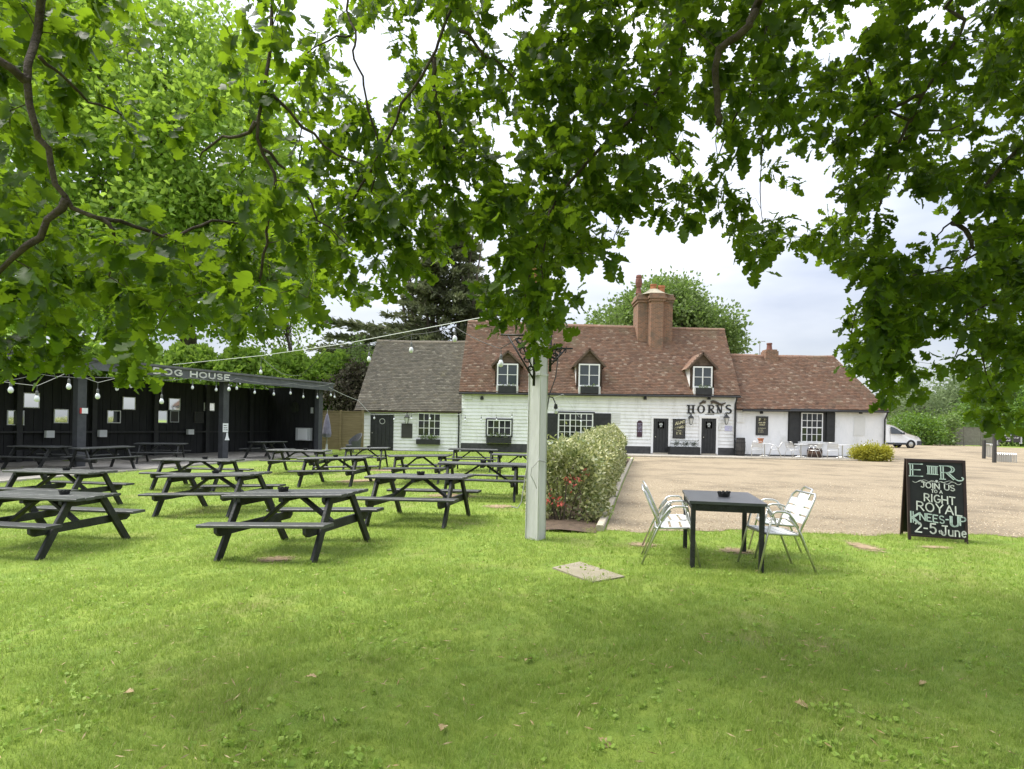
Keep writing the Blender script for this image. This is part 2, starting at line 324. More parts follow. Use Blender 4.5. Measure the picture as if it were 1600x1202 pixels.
# ------------------------------------------------------------------ lettering (strokes on a 1-high grid)
def arc(cx, cy, rx, ry, a0, a1, n=9):
    return [(cx + rx*math.cos(R(a0+(a1-a0)*i/n)), cy + ry*math.sin(R(a0+(a1-a0)*i/n))) for i in range(n+1)]
FONT = {
 'A': (.7, [[(0,0),(.35,1),(.7,0)], [(.13,.36),(.57,.36)]]),
 'C': (.65, [arc(.38,.5,.36,.5,50,310,12)]),
 'D': (.65, [[(0,0),(0,1),(.25,1)] + arc(.25,.5,.4,.5,80,-80,8) + [(.25,0),(0,0)]]),
 'E': (.55, [[(.55,1),(0,1),(0,0),(.55,0)], [(0,.52),(.42,.52)]]),
 'F': (.52, [[(.52,1),(0,1),(0,0)], [(0,.5),(.4,.5)]]),
 'G': (.7, [arc(.38,.5,.36,.5,50,340,12) + [(.72,.45),(.45,.45)]]),
 'H': (.65, [[(0,0),(0,1)], [(.65,0),(.65,1)], [(0,.5),(.65,.5)]]),
 'I': (.1, [[(.05,0),(.05,1)]]),
 'J': (.5, [[(.1,1),(.6,1)], [(.42,1),(.42,.25)] + arc(.22,.22,.2,.22,0,-150,6)]),
 'K': (.6, [[(0,0),(0,1)], [(.58,1),(.03,.45),(.6,0)]]),
 'L': (.52, [[(0,1),(0,0),(.54,0)]]),
 'M': (.8, [[(0,0),(.08,1),(.4,.3),(.72,1),(.8,0)]]),
 'N': (.65, [[(0,0),(0,1),(.65,0),(.65,1)]]),
 'O': (.72, [arc(.36,.5,.36,.5,0,360,14)]),
 'P': (.55, [[(0,0),(0,1),(.3,1)] + arc(.3,.75,.25,.25,80,-80,6) + [(.3,.5),(0,.5)]]),
 'R': (.6, [[(0,0),(0,1),(.3,1)] + arc(.3,.75,.25,.25,80,-80,6) + [(.3,.5),(0,.5)], [(.25,.5),(.62,0)]]),
 'S': (.55, [arc(.28,.75,.26,.25,40,250,8) + arc(.28,.25,.27,.25,70,-140,8)]),
 'T': (.62, [[(0,1),(.62,1)], [(.31,1),(.31,0)]]),
 'U': (.62, [[(0,1),(0,.3)] + arc(.31,.3,.31,.3,180,360,8) + [(.62,1)]]),
 'Y': (.62, [[(0,1),(.31,.5),(.62,1)], [(.31,.5),(.31,0)]]),
 '-': (.35, [[(.03,.45),(.32,.45)]]),
 '1': (.3, [[(.02,.8),(.18,1),(.18,0)]]),
 '2': (.55, [arc(.27,.73,.26,.27,160,-30,8) + [(0,0),(.56,0)]]),
 '4': (.55, [[(.42,0),(.42,1),(0,.3),(.58,.3)]]),
 '5': (.55, [[(.5,1),(.08,1),(.05,.58)] + arc(.26,.32,.27,.32,100,-150,9)]),
 '6': (.55, [arc(.45,.45,.43,.55,90,180,5) + arc(.28,.28,.26,.28,180,540,12)]),
 '8': (.55, [arc(.28,.76,.22,.24,0,360,10), arc(.28,.27,.27,.27,0,360,10)]),
 't': (.25, [[(.12,.7),(.12,.1),(.24,.03)], [(0,.5),(.25,.5)]]),
 'h': (.35, [[(0,0),(0,.8)], [(0,.35)] + arc(.16,.32,.16,.14,170,0,5) + [(.32,0)]]),
 'u': (.42, [[(0,.6),(0,.2)] + arc(.2,.2,.2,.2,180,360,6) + [(.4,.6)], [(.4,.6),(.4,0)]]),
 'n': (.42, [[(0,0),(0,.6)], [(0,.4)] + arc(.2,.38,.2,.22,170,0,6) + [(.4,0)]]),
 'e': (.42, [[(.02,.32),(.4,.34)] + arc(.21,.31,.2,.3,10,310,9)]),
 ' ': (.3, [])}
def text_width(t, sp=.22): return sum(FONT[c][0] + sp for c in t) - sp
def strokes(mb, t, x, z, h, wgt, P, sp=.22, wscale=1.0, slope=0.0):
    """P maps (x, z) on the board to a 3D point; second return is the board's normal"""
    for c in t:
        w, lines = FONT[c]
        for ln in lines:
            pts = [(x + a*h*wscale, z + b*h + (x + a*h*wscale)*slope) for a, b in ln]
            for i in range(len(pts)-1):
                p, q = Vector(pts[i]), Vector(pts[i+1]); d = q - p
                if d.length < 1e-6: continue
                d.normalize(); nn = Vector((-d.y, d.x)) * wgt/2; e = d*wgt*.35
                cs = [p - e - nn, q + e - nn, q + e + nn, p - e + nn]
                mb.add([P(k.x, k.y, 0) for k in cs] + [P(k.x, k.y, 1) for k in cs],
                       [(4,5,6,7),(0,1,5,4),(1,2,6,5),(2,3,7,6),(3,0,4,7)])
        x += (w + sp) * h * wscale
    return x
def scribble(mb, x0, x1, z, h, wgt, P):
    """an unreadable line of small lettering"""
    x = x0
    while x < x1:
        w = ru(.5, .9)*h
        pts = [(x, z), (x+w*.25, z+h*ru(.6,1)), (x+w*.5, z+ru(0,.3)*h), (x+w*.8, z+h*ru(.5,.9))]
        for p, q in zip(pts, pts[1:]):
            p, q = Vector(p), Vector(q); d = (q-p).normalized(); nn = Vector((-d.y, d.x))*wgt/2
            cs = [p-nn, q-nn, q+nn, p+nn]
            mb.add([P(k.x, k.y, 0) for k in cs] + [P(k.x, k.y, 1) for k in cs], [(4,5,6,7),(0,1,5,4),(1,2,6,5),(2,3,7,6),(3,0,4,7)])
        x += w + (h*.5 if rnd() < .2 else 0)

# ------------------------------------------------------------------ setting: ground, gravel, terrace, paving
def sheet(name, xs_fn, ys, nx, m, dz, smooth=True):
    vs, fs = [], []
    for y in ys:
        a, b = xs_fn(y)
        for i in range(nx + 1):
            x = a + (b - a) * i / nx; vs.append((x, y, gz(x, y) + dz))
    for j in range(len(ys) - 1):
        for i in range(nx):
            k = j * (nx + 1) + i; fs.append((k, k + 1, k + nx + 2, k + nx + 1))
    me = bpy.data.meshes.new(name); me.from_pydata(vs, [], fs); me.materials.append(m)
    if smooth: me.polygons.foreach_set('use_smooth', [True] * len(me.polygons))
    return struct(link(name, me))
ys = [-300, -60, -12] + [-6 + i * .5 for i in range(90)] + [40 + i * 2 for i in range(26)] + [120, 200, 500]
sheet('lawn', lambda y: (-34, 34) if -13 < y < 95 else (-34, 34), ys, 100, M['lawn'], 0)
for a, b in ((-500, -34), (34, 500)): sheet('grass_field', lambda y, a=a, b=b: (a, b), ys, 12, M['lawn'], 0)
KA, KB, KC = gnd(944, 829), gnd(974, 752), gnd(990, 716)          # hedge kerb line
GY0 = KA.y
def kerb_x(y):
    if y < KB.y: return KA.x + (KB.x - KA.x) * (y - KA.y) / (KB.y - KA.y)
    return KB.x + (KC.x - KB.x) * (min(y, KC.y) - KB.y) / (KC.y - KB.y)
def edge_wob(x): return 0.10 * math.sin(x * 2.1) + 0.07 * math.sin(x * 5.3 + 1) + 0.05 * math.sin(x * 11 + 2) + 0.02 * (x - 2)
def gravel():
    vs, fs, nx = [], [], 150
    gy = [0, .05, .1] + [.3 * i for i in range(1, 90)] + [28 + i for i in range(1, 38)]
    for dy in gy:
        for i in range(nx + 1):
            y = GY0 + dy
            a = kerb_x(y) + .03; x = a + (46 - a) * (i / nx) ** 1.25
            y += edge_wob(x) * max(0, 1 - dy / 3)
            vs.append((x, y, gz(x, y) + 0.018 * min(1, dy / .1 + .3)))
    for j in range(len(gy) - 1):
        for i in range(nx):
            k = j * (nx + 1) + i; fs.append((k, k + 1, k + nx + 2, k + nx + 1))
    me = bpy.data.meshes.new('gravel_car_park'); me.from_pydata(vs, [], fs); me.materials.append(M['gravel'])
    me.polygons.foreach_set('use_smooth', [True] * len(me.polygons))
    return struct(link('gravel_car_park', me))
gravel()
# terrace in front of the pub with its kerb stones
TX0, TX1, TY0, TZ = KC.x - .1, 19.0, 32.2, 0.085
tp = [(TX0, TY0 + .2)] + [(TX0 + (TX1 - TX0) * i / 20, TY0 + .2) for i in range(1, 20)] + [(TX1 - .2 + .75*math.cos(R(a)), TY0 + 1.0 + .8*math.sin(R(a))) for a in range(-90, 1, 15)] + [(TX1 + .55, 35.3), (TX0, 35.3)]
tmb = MB(); n_ = len(tp)
tmb.add([(x, y, -.1) for x, y in tp] + [(x, y, TZ - .006) for x, y in tp], [tuple(range(n_, 2*n_))] + [(i, (i+1) % n_, n_ + (i+1) % n_, n_ + i) for i in range(n_)])
terrace = struct(tmb.build('terrace', M['paving']))
kl = [(TX0 + .9 * i, TY0 + .08) for i in range(int((TX1 - TX0) / .9) + 1)] + [(TX1 - .2 + .87*math.cos(R(a)), TY0 + 1.0 + .92*math.sin(R(a))) for a in range(-75, 16, 30)]
for (x0, y0), (x1, y1) in zip(kl, kl[1:]):
    d = Vector((x1-x0, y1-y0, 0)); d2 = d.normalized() * .008
    MB().bar((x0+d2.x, y0+d2.y, .02), (x1-d2.x, y1-d2.y, .02 + ru(-.006, .006)), .16, .16, ch=.012).build('kerb_stone', M['kerb'], terrace)
# timber and stone edging between hedge bed and gravel
ed = thing('bed_edging', 'low stone edging between the hedge bed and the gravel', 'edging', (0, 0, 0))
yy = GY0 - .1
while yy < KC.y - 1.2:
    y1 = yy + 1.1; p, q = Vector((kerb_x(yy) - .06, yy, gz(kerb_x(yy), yy) + .03)), Vector((kerb_x(y1) - .06, y1 - .015, gz(kerb_x(y1), y1) + .03))
    MB().bar(p, q, .11, .13, ch=.012).build('edging_stone', M['kerb'], ed); yy = y1
bed = MB()
yy = GY0 - .3; prev = None; bv = []; bf = []
while yy < KC.y:
    x = kerb_x(yy) - .1; wd = 1.05
    bv += [(x, yy, gz(x, yy) + .012), (x - wd * .5, yy, gz(x - wd*.5, yy) + .05), (x - wd, yy, gz(x - wd, yy) + .012)]; yy += .8
for i in range(len(bv)//3 - 1):
    k = i*3; bf += [(k, k+3, k+4, k+1), (k+1, k+4, k+5, k+2)]
bed.add(bv, bf); struct(bed.build('hedge_bed_soil', M['bedsoil']))
def patch_mat():
    m = mat('bare_soil_patch', (0.24,0.17,0.10), (0.36,0.27,0.17), 9, 0.95, 0.6, 60); t = m.node_tree; n = t.nodes; l = t.links
    at_ = n.new('ShaderNodeAttribute'); at_.attribute_name = 'inner'; z = n.new('ShaderNodeTexNoise'); z.inputs['Scale'].default_value = 14; z.inputs['Detail'].default_value = 8; z.inputs['Roughness'].default_value = .75
    tcn = n.new('ShaderNodeTexCoord'); l.new(tcn.outputs['Object'], z.inputs[0])
    a = n.new('ShaderNodeMath'); a.operation = 'MULTIPLY_ADD'; l.new(z.outputs[0], a.inputs[0]); a.inputs[1].default_value = 1.7; l.new(at_.outputs['Fac'], a.inputs[2])
    r_ = n.new('ShaderNodeMapRange'); r_.inputs[1].default_value = 1.28; r_.inputs[2].default_value = 1.62; l.new(a.outputs[0], r_.inputs[0])
    tr = n.new('ShaderNodeBsdfTransparent'); ms = n.new('ShaderNodeMixShader'); l.new(r_.outputs[0], ms.inputs[0]); l.new(tr.outputs[0], ms.inputs[1]); l.new(n['Principled BSDF'].outputs[0], ms.inputs[2]); l.new(ms.outputs[0], n['Material Output'].inputs[0])
    return m
PATCH = patch_mat()
def blob_patch(name, px, py, rx, ry, m, dz=.012):
    c = gnd(px, py); mb = MB(); k = 20; rings = 4; vs = [(c.x, c.y, c.z + dz)]; at_ = [1.0]; fs = []
    for q in range(1, rings + 1):
        for i in range(k):
            f = 1.5*q/rings; x, y = c.x + rx*f*math.cos(2*math.pi*i/k), c.y + ry*f*math.sin(2*math.pi*i/k); vs.append((x, y, gz(x, y) + dz)); at_.append(1 - q/rings)
    for i in range(k): fs.append((0, 1+i, 1+(i+1) % k))
    for q in range(rings - 1):
        for i in range(k): a, b = 1+q*k, 1+(q+1)*k; fs.append((a+i, b+i, b+(i+1) % k, a+(i+1) % k))
    mb.add(vs, fs); o = mb.build(name, m); al = o.data.attributes.new('inner', 'FLOAT', 'POINT'); al.data.foreach_set('value', at_)
    return struct(o)
BARE = [(430,875,.33,.22), (700,775,.75,.5), (560,752,.9,.6), (1350,855,.22,.5), (1005,852,.28,.25), (600,735,1.1,.6), (490,722,.9,.7), (1150,862,.3,.3), (265,772,.5,.4), (780,792,.4,.35), (1460,856,.3,.15)]
for px, py, rx, ry in BARE: blob_patch('bare_soil', px, py, rx, ry, PATCH)
# patio under the open shed
pa = [gnd(-60, 760), gnd(150, 742), gnd(330, 726), gnd(520, 709)]
pm = MB(); vs = [(p.x, p.y, p.z + .05) for p in pa] + [(p.x - 9, p.y + 2.5, p.z + .05) for p in reversed(pa)]
pm.add(vs, [tuple(range(8))]); pm.add([(p.x, p.y, p.z + .05) for p in pa] + [(p.x, p.y, p.z - .2) for p in pa], [(i, i+4, i+5, i+1) for i in range(3)])
struct(pm.build('shed_patio', M['paving']))
# stepping slab
sc = [gnd(863, 889), gnd(925, 912), gnd(976, 903), gnd(906, 880)]
sm_ = MB(); sm_.add([(p.x, p.y, p.z + .018) for p in sc] + [(p.x, p.y, p.z - .03) for p in sc], [(0,1,2,3), (0,4,5,1), (1,5,6,2), (2,6,7,3), (3,7,4,0)])
tag(sm_.build('paving_slab', M['slab']), 'worn concrete slab set flat in the grass near the white post', 'paving slab')

# ------------------------------------------------------------------ the pub
HY = 35.0
def rect(px0, py0, px1, py1, d=HY):
    c = at((px0+px1)/2, (py0+py1)/2, d); k = d / F / 2
    return c.x - (px1-px0)*k, c.z - (py1-py0)*k, c.x + (px1-px0)*k, c.z + (py1-py0)*k
def roof_slope(name, parent, EL, ER, RR, RL, m, sag=.06, gauge=.135, tw=.19):
    EL, ER, RR, RL = (Vector(p) for p in (EL, ER, RR, RL))
    slope = (RL - EL).length; rows = int(slope / gauge); rng = np.random.RandomState(len(name) + rows)
    P = []
    nrm = (ER - EL).cross(RL - EL).normalized(); ev = ((RL - EL) - (ER-EL).normalized()*(RL-EL).dot((ER-EL).normalized())).normalized(); eu = (ER - EL).normalized()
    if nrm.z < 0: nrm = -nrm
    for j in range(rows + 1):
        t = j / (rows); a = EL.lerp(RL, t); b = ER.lerp(RR, t); ln = (b - a).length; n = max(1, int(ln / tw))
        for i in range(n + (j % 2)):
            s0 = (i - .5 * (j % 2)) / n; s1 = s0 + 1 / n; s0 = max(0, s0); s1 = min(1, s1)
            if s1 - s0 < .1 / n: continue
            sg = -sag * math.sin(math.pi * (s0 + s1) / 2) * (0.35 + .65*t) + .025 * math.sin(9*s0 + 3*t) * math.sin(5*t + 4*s0)
            P.append((a.lerp(b, s0) + nrm * sg, a.lerp(b, s1) + nrm * sg))
    n = len(P); A = np.array([p[0] for p in P]); B = np.array([p[1] for p in P])
    eu, ev, nn = np.array(eu), np.array(ev), np.array(nrm)
    j1 = rng.uniform(-.004, .007, (n, 1)); j2 = rng.uniform(-.004, .007, (n, 1)); dv = rng.uniform(-.012, .012, (n, 1))
    gap = eu * .004
    lo = ev * (-.03) + ev * dv
    v0, v1 = A + gap + lo + nn*(.020 + j1), B - gap + lo + nn*(.020 + j2)
    v2, v3 = v1 + nn*.024, v0 + nn*.024
    v4, v5 = A + gap + ev*(gauge*1.1) + nn*.012, B - gap + ev*(gauge*1.1) + nn*.012
    V = np.stack([v0, v1, v2, v3, v4, v5], 1).reshape(-1, 3)
    base = np.arange(n)[:, None] * 6
    Fq = np.concatenate([base + np.array(q) for q in ((0,1,2,3), (3,2,5,4), (0,3,4,4), (1,5,2,2))], 0)
    Fq = np.concatenate([base + np.array((0,1,2,3)), base + np.array((3,2,5,4))], 0)
    off = np.array(parent.parent.location if parent.parent else (0,0,0))
    V = V - off
    me = npmesh(name, V, Fq, m, 4)
    return stuff(link(name, me, parent))
def house(name, label, x0, x1, zb, eL, eR, rL, rR, wallm, tilem, hip_right=False, hip_left=False, depth=8.0, eave_y=34.72):
    """eL.. are (x, z) of eave ends; rL, rR are (x, y, z) of ridge ends"""
    h = thing(name, label, 'building', (x0, HY, 0)); ho = (x0, HY, 0)
    ez = (eL[1] + eR[1]) / 2; yb = HY + depth; ry = rL[1]
    w = MB()
    w.add([(x0,HY,zb),(x1,HY,zb),(x1,yb,zb),(x0,yb,zb),(x0,HY,ez),(x1,HY,ez),(x1,yb,ez),(x0,yb,ez)], [(0,1,5,4),(1,2,6,5),(2,3,7,6),(3,0,4,7)])
    if not hip_left: w.add([(x0, HY, ez), (x0, yb, ez), (x0, ry, rL[2] - .12)], [(0,1,2)])
    if not hip_right: w.add([(x1, HY, ez), (x1, yb, ez), (x1, ry, rR[2] - .12)], [(0,2,1)])
    wall = w.build('wall', wallm, h, off=ho)
    rf = MB(); e = .03
    E0, E1 = (eL[0], eave_y, eL[1]), (eR[0], eave_y, eR[1]); B0, B1 = (eL[0], 2*ry - eave_y, eL[1]), (eR[0], 2*ry - eave_y, eR[1])
    rf.add([(E0[0], E0[1], E0[2]-.05), (E1[0], E1[1], E1[2]-.05), (rR[0], rR[1], rR[2]-.28), (rL[0], rL[1], rL[2]-.28)], [(0,1,2,3)])
    rf.add([(p[0], p[1], p[2]) for p in (B0, B1, rR, rL)], [(1,0,3,2)])
    if hip_right: rf.add([E1, B1, rR], [(0,1,2)])
    if hip_left: rf.add([E0, B0, rL], [(1,0,2)])
    # eaves board and verge thickness
    rf.bar((E0[0], eave_y + .03, E0[2] - .06), (E1[0], eave_y + .03, E1[2] - .06), .06, .07)
    roof = rf.build('roof', M['deck'], h, off=ho)
    roof_slope('roof_tiles', roof, E0, E1, rR, rL, tilem)
    n = int((rR[0] - rL[0]) / .42); rme = None
    for i in range(n):
        a = Vector(rL).lerp(Vector(rR), (i + .02) / n); b = Vector(rL).lerp(Vector(rR), (i + .98) / n)
        sg = -.06 * math.sin(math.pi * (i + .5) / n)
        mbt = MB().tube([(a.x - x0, a.y - HY, a.z - .05 + sg), (b.x - x0, b.y - HY, b.z - .05 + sg + ru(-.01, .01))], .13, 8)
        mbt.build('ridge_tile', tilem, roof)
    return h, wall, roof
def boards(wall, x0, x1, z0, z1, pitch=.2):
    """lapped weatherboards, one object per board, sub-parts of the wall"""
    h = wall.parent; z = z0
    while z < z1 - .02:
        zt = min(z + pitch + .006, z1 + .02); xo, yo = h.location.x, HY; wob = ru(-.006, .006)
        MB().add([(x0-xo, HY-.055-yo, z + wob), (x1-xo, HY-.055-yo, z - wob), (x1-xo, HY-.014-yo, zt), (x0-xo, HY-.014-yo, zt), (x0-xo, HY-yo+.01, z), (x1-xo, HY-yo+.01, z), (x1-xo, HY-yo+.01, zt), (x0-xo, HY-yo+.01, zt)],
                 [(0,1,2,3), (4,5,1,0), (0,3,7,4), (1,5,6,2)]).build('weatherboard', M['wboard'], wall)
        z += pitch
def window(parent, r, yf, cas, cols, rows, fm=None, fw=.055, pane=None, name='window', split=False):
    """cas casements, each cols x rows panes; built proud of the wall plane yf"""
    fm = fm or M['white']; pane = pane or M['pane']
    x0, z0, x1, z1 = r; ox, oy, oz = parent.location
    X = lambda v: v - ox; Z = lambda v: v - oz
    y0, y1 = yf - .075 - oy, yf - oy
    f = MB()
    f.box(X(x0), y0, Z(z0), X(x1), y1, Z(z0+fw)); f.box(X(x0), y0, Z(z1-fw), X(x1), y1, Z(z1))
    f.box(X(x0), y0+.002, Z(z0+fw), X(x0+fw), y1, Z(z1-fw)); f.box(X(x1-fw), y0+.002, Z(z0+fw), X(x1), y1, Z(z1-fw))
    w = f.build(name, fm, parent)
    iw = (x1 - x0 - 2*fw); cw = iw / cas
    g = MB()
    for c in range(cas):
        cx0 = x0 + fw + c*cw
        if c: g.box(X(cx0 - .03), y0 + .004, Z(z0+fw), X(cx0 + .03), y1 - .02, Z(z1-fw))
        pw = cw / cols; ph = (z1 - z0 - 2*fw) / rows
        for i in range(1, cols): g.box(X(cx0 + i*pw - .016), y0 + .012, Z(z0+fw), X(cx0 + i*pw + .016), y1 - .02, Z(z1-fw))
        for j in range(1, rows):
            t = .028 if (split and j == rows//2) else .016
            g.box(X(cx0), y0 + (.006 if t > .02 else .014), Z(z0+fw+j*ph - t), X(cx0+cw), y1 - .02, Z(z0+fw+j*ph + t))
        for i in range(cols):
            for j in range(rows):
                tl = ru(-.004, .004)
                MB().add([(X(cx0+i*pw), y1 - .03 + tl, Z(z0+fw+j*ph)), (X(cx0+(i+1)*pw), y1 - .03 - tl, Z(z0+fw+j*ph)), (X(cx0+(i+1)*pw), y1 - .03, Z(z0+fw+(j+1)*ph)), (X(cx0+i*pw), y1 - .03 + 2*tl, Z(z0+fw+(j+1)*ph))], [(0,1,2,3)]).build('pane', pane, w)
    if g.v: g.build('glazing_bars', fm, w)
    return w
def wbox(h, r, y0, y1, m, name, zoff=0):
    x0, z0, x1, z1 = r; l = h.location
    return MB().box(x0-l.x, y0-l.y, z0-l.z, x1-l.x, y1-l.y, z1-l.z).build(name, m, h)
def plank_door(h, r, yf, n=5, m=None, frame=True):
    x0, z0, x1, z1 = r; l = h.location
    d = MB().box(x0-l.x, yf-.03-l.y, z0-l.z, x1-l.x, yf-l.y, z1-l.z).build('door', m or M['black'], h)
    pw = (x1 - x0) / n
    for i in range(n):
        MB().bar((x0+(i+.5)*pw-l.x, yf-.04-l.y, z0+.02-l.z), (x0+(i+.5)*pw-l.x, yf-.04-l.y, z1-.02-l.z), .03, pw-.012, up=(1,0,0), ch=.006).build('door_board', m or M['black'], d)
    MB().tube([(x0+.12-l.x, yf-.05-l.y, (z0+z1)/2-.05-l.z), (x0+.12-l.x, yf-.11-l.y, (z0+z1)/2-.05-l.z)], .03, 8).build('door_knob', M['steel'], d)
    if frame:
        f = MB(); t = .12
        f.box(x0-t-l.x, yf-.07-l.y, z0-l.z, x0-l.x, yf-l.y, z1+t-l.z); f.box(x1-l.x, yf-.07-l.y, z0-l.z, x1+t-l.x, yf-l.y, z1+t-l.z); f.box(x0-l.x, yf-.068-l.y, z1-l.z, x1-l.x, yf-l.y, z1+t-l.z)
        f.build('door_frame', M['white'], d)
        MB().box(x0-.02-l.x, yf-.14-l.y, z0-.02-l.z, x1+.02-l.x, yf-.04-l.y, z0+.05-l.z).build('door_step', M['kerb'], d)
    return d
def shutter(h, r, yf, flip=1, brace=True):
    x0, z0, x1, z1 = r; l = h.location
    s = MB().box(x0-l.x, yf-.04-l.y, z0-l.z, x1-l.x, yf-l.y, z1-l.z).build('shutter', M['black'], h)
    if brace:
        b = MB(); y = yf-.052-l.y
        for z in (z0+.22, z1-.22): b.box(x0-l.x, y-.008, z-.07-l.z, x1-l.x, y+.012, z+.07-l.z)
        p, q = ((x0+.03, z0+.3), (x1-.03, z1-.3)) if flip > 0 else ((x1-.03, z0+.3), (x0+.03, z1-.3))
        b.bar((p[0]-l.x, y+.002, p[1]-l.z), (q[0]-l.x, y+.002, q[1]-l.z), .02, .1, up=(1,0,0)); b.build('shutter_brace', M['black'], s)
    return s

EZm = 3.5
main, mwall, mroof = house('pub_building', 'long white weatherboarded pub with red tiled roof and three dormers', at(721,660,HY).x, at(1149,660,HY).x, 0,
    (at(717,612,34.72).x, 3.44), (at(1157,617,34.72).x, 3.54), (at(731,502,39).x, 39, 8.17), (at(1132,516,39).x, 39, 7.95), M['wrender'], M['tile'])
lw, lwall, lroof = house('side_wing', 'low white boarded wing with grey tiled roof at the left of the pub', at(562,660,HY).x, main.location.x - .01, -.12,
    (at(554,642,34.72).x, 2.26), (at(721,642,34.72).x, 2.30), (at(589,532,39.4).x, 39.4, 6.85), (at(729,532,39.4).x, 39.4, 6.90), M['wrender'], M['greytile'])
rw, rwall, rroof = house('low_wing', 'low white painted brick wing with red tiled hipped roof right of the pub', at(1150,660,HY).x + .02, at(1385,660,HY).x, 0,
    (at(1151,640,34.72).x, 2.76), (at(1389,640,34.72).x, 2.86), (at(1138,555,38.4).x, 38.4, 6.26), (at(1303,557,38.4).x, 38.4, 6.28), M['wrender'], M['tile'], hip_right=True, depth=7)
mx0, mx1 = main.location.x, at(1149,660,HY).x
boards(mwall, mx0, mx1, .50, 3.42); boards(lwall, lw.location.x, mx0 - .03, .0, 2.2)
def plinth(h, x0, x1, z1):
    l = h.location; MB().box(x0-l.x, HY-.05-l.y, 0, x1-l.x, HY-l.y, z1).build('plinth', M['plinth'], h)
dr1, dr2 = rect(1020, 654, 1043.5, 711), rect(1095, 654, 1118, 711)
plinth(main, mx0, dr1[0]-.13, .5); plinth(main, dr1[2]+.13, dr2[0]-.13, .5); plinth(main, dr2[2]+.13, mx1, .5)
plinth(rw, rw.location.x, at(1385,660,HY).x, .16)
for r in (dr1, dr2):
    r = (r[0], .1, r[2], r[3]); d = plank_door(main, r, HY - .03)
    cx, cz = (r[0]+r[2])/2 - main.location.x, r[3] - .38
    MB().box(cx-.19, -.085, cz-.2, cx+.19, -.075, cz+.2).build('door_plaque', M['signgrey'], d)
    pl = MB(); Pd = lambda x, z, t: (cx + x, -.085 - .006*t, cz + z)
    for ln in ([(-.09,.03),(-.03,.1),(.03,.1),(.09,.03)], [(-.09,.03),(-.04,-.01),(.04,-.01),(.09,.03)], [(-.05,-.09),(.05,-.09)], [(-.03,.04),(.03,.04)]):
        for p, q in zip(ln, ln[1:]):
            p, q = Vector(p), Vector(q); dd = (q-p).normalized(); nn = Vector((-dd.y, dd.x))*.018
            cs = [p-nn, q-nn, q+nn, p+nn]; pl.add([Pd(k.x,k.y,0) for k in cs] + [Pd(k.x,k.y,1) for k in cs], [(4,5,6,7),(0,1,5,4),(1,2,6,5),(2,3,7,6),(3,0,4,7)])
    pl.build('plaque_emblem', M['chalkwhite'], d)
# lintel over the right door
r = rect(1091, 649.5, 1124, 653); wbox(main, r, HY-.11, HY-.035, M['white'], 'door_lintel')
# main windows
r = rect(759, 654, 801, 683); window(main, r, HY-.03, 1, 1, 1, M['black'], .07, name='window_surround'); r2 = (r[0]+.08, r[1]+.07, r[2]-.08, r[3]-.08)
window(main, r2, HY-.05, 2, 2, 2)
r = rect(872, 646, 926, 686); window(main, r, HY-.035, 3, 2, 4)
rs = rect(855, 646, 871, 688); shutter(main, rs, HY-.035, 1); rs = rect(927, 646, 954, 687); shutter(main, rs, HY-.035, -1)
wbox(main, rect(869, 643.5, 929, 645.6), HY-.12, HY-.03, M['black'], 'window_head')
gr = rect(955, 645, 969, 662); g = wbox(main, gr, HY-.06, HY-.03, M['grille'], 'vent_grille')
for i in range(7):
    z = gr[1] + (gr[3]-gr[1])*(i+.5)/7; l = main.location
    MB().bar((gr[0]+.04-l.x, HY-.07-l.y, z), (gr[2]-.04-l.x, HY-.07-l.y, z), .03, .035).build('vent_slat', M['white'], g)
# left wing openings
r = rect(579, 647, 615, 702); r = (r[0], -.02, r[2], r[3]); dl = plank_door(lw, r, HY-.03, 6, frame=False)
cx, cz = (r[0]+r[2])/2 - lw.location.x + .02, r[3] - .42
MB().tube([(cx + .15*math.cos(a/8*math.pi), -.075, cz + .15*math.sin(a/8*math.pi)) for a in range(16)], .028, 6, closed=True).build('door_ring', M['steel'], dl)
r = rect(653, 645, 689, 682); window(lw, r, HY-.035, 2, 2, 3)
r = rect(627.5, 662, 644.5, 684.5)
bd = tag(MB().box(r[0], HY-.08, r[1], r[2], HY-.04, r[3]).build('wall_blackboard', M['signgrey']), 'blank dark board on the white wing wall below the lantern', 'sign')
# right wing openings
l = rw.location
rb = rect(1231, 641, 1304, 697); wbox(rw, (rb[0], .95, rb[2], rb[3]), HY-.012, HY+.004, M['black'], 'window_recess')
r = rect(1251, 645.5, 1284.5, 691); window(rw, r, HY-.02, 1, 4, 4, split=True, fw=.05)
wbox(rw, (r[0]-.08, r[1]-.1, r[2]+.1, r[1]-.01), HY-.16, HY-.02, M['white'], 'window_sill')
rs = rect(1232, 642, 1246, 696); shutter(rw, rs, HY-.05, 1, False)
rs = rect(1290.5, 645, 1303.5, 690); shutter(rw, rs, HY-.05, 1, False)
MB().box(rb[0]-l.x, -.32, rb[3]-.02, rb[2]-l.x, -.01, rb[3]+.06).build('window_canopy', M['shedpost'], rw)
r = rect(1334, 652, 1351.5, 681); wbox(rw, r, HY-.03, HY+.01, M['board_white'], 'blocked_window')
r = rect(1151.5, 644, 1162, 660.5); g = wbox(rw, r, HY-.05, HY, M['white'], 'vent_grille')
for i in range(6):
    z = r[1] + (r[3]-r[1])*(i+.5)/6; MB().bar((r[0]+.05-l.x, -.06, z), (r[2]-.05-l.x, -.06, z), .03, .04).build('vent_slat', M['grille'], g)
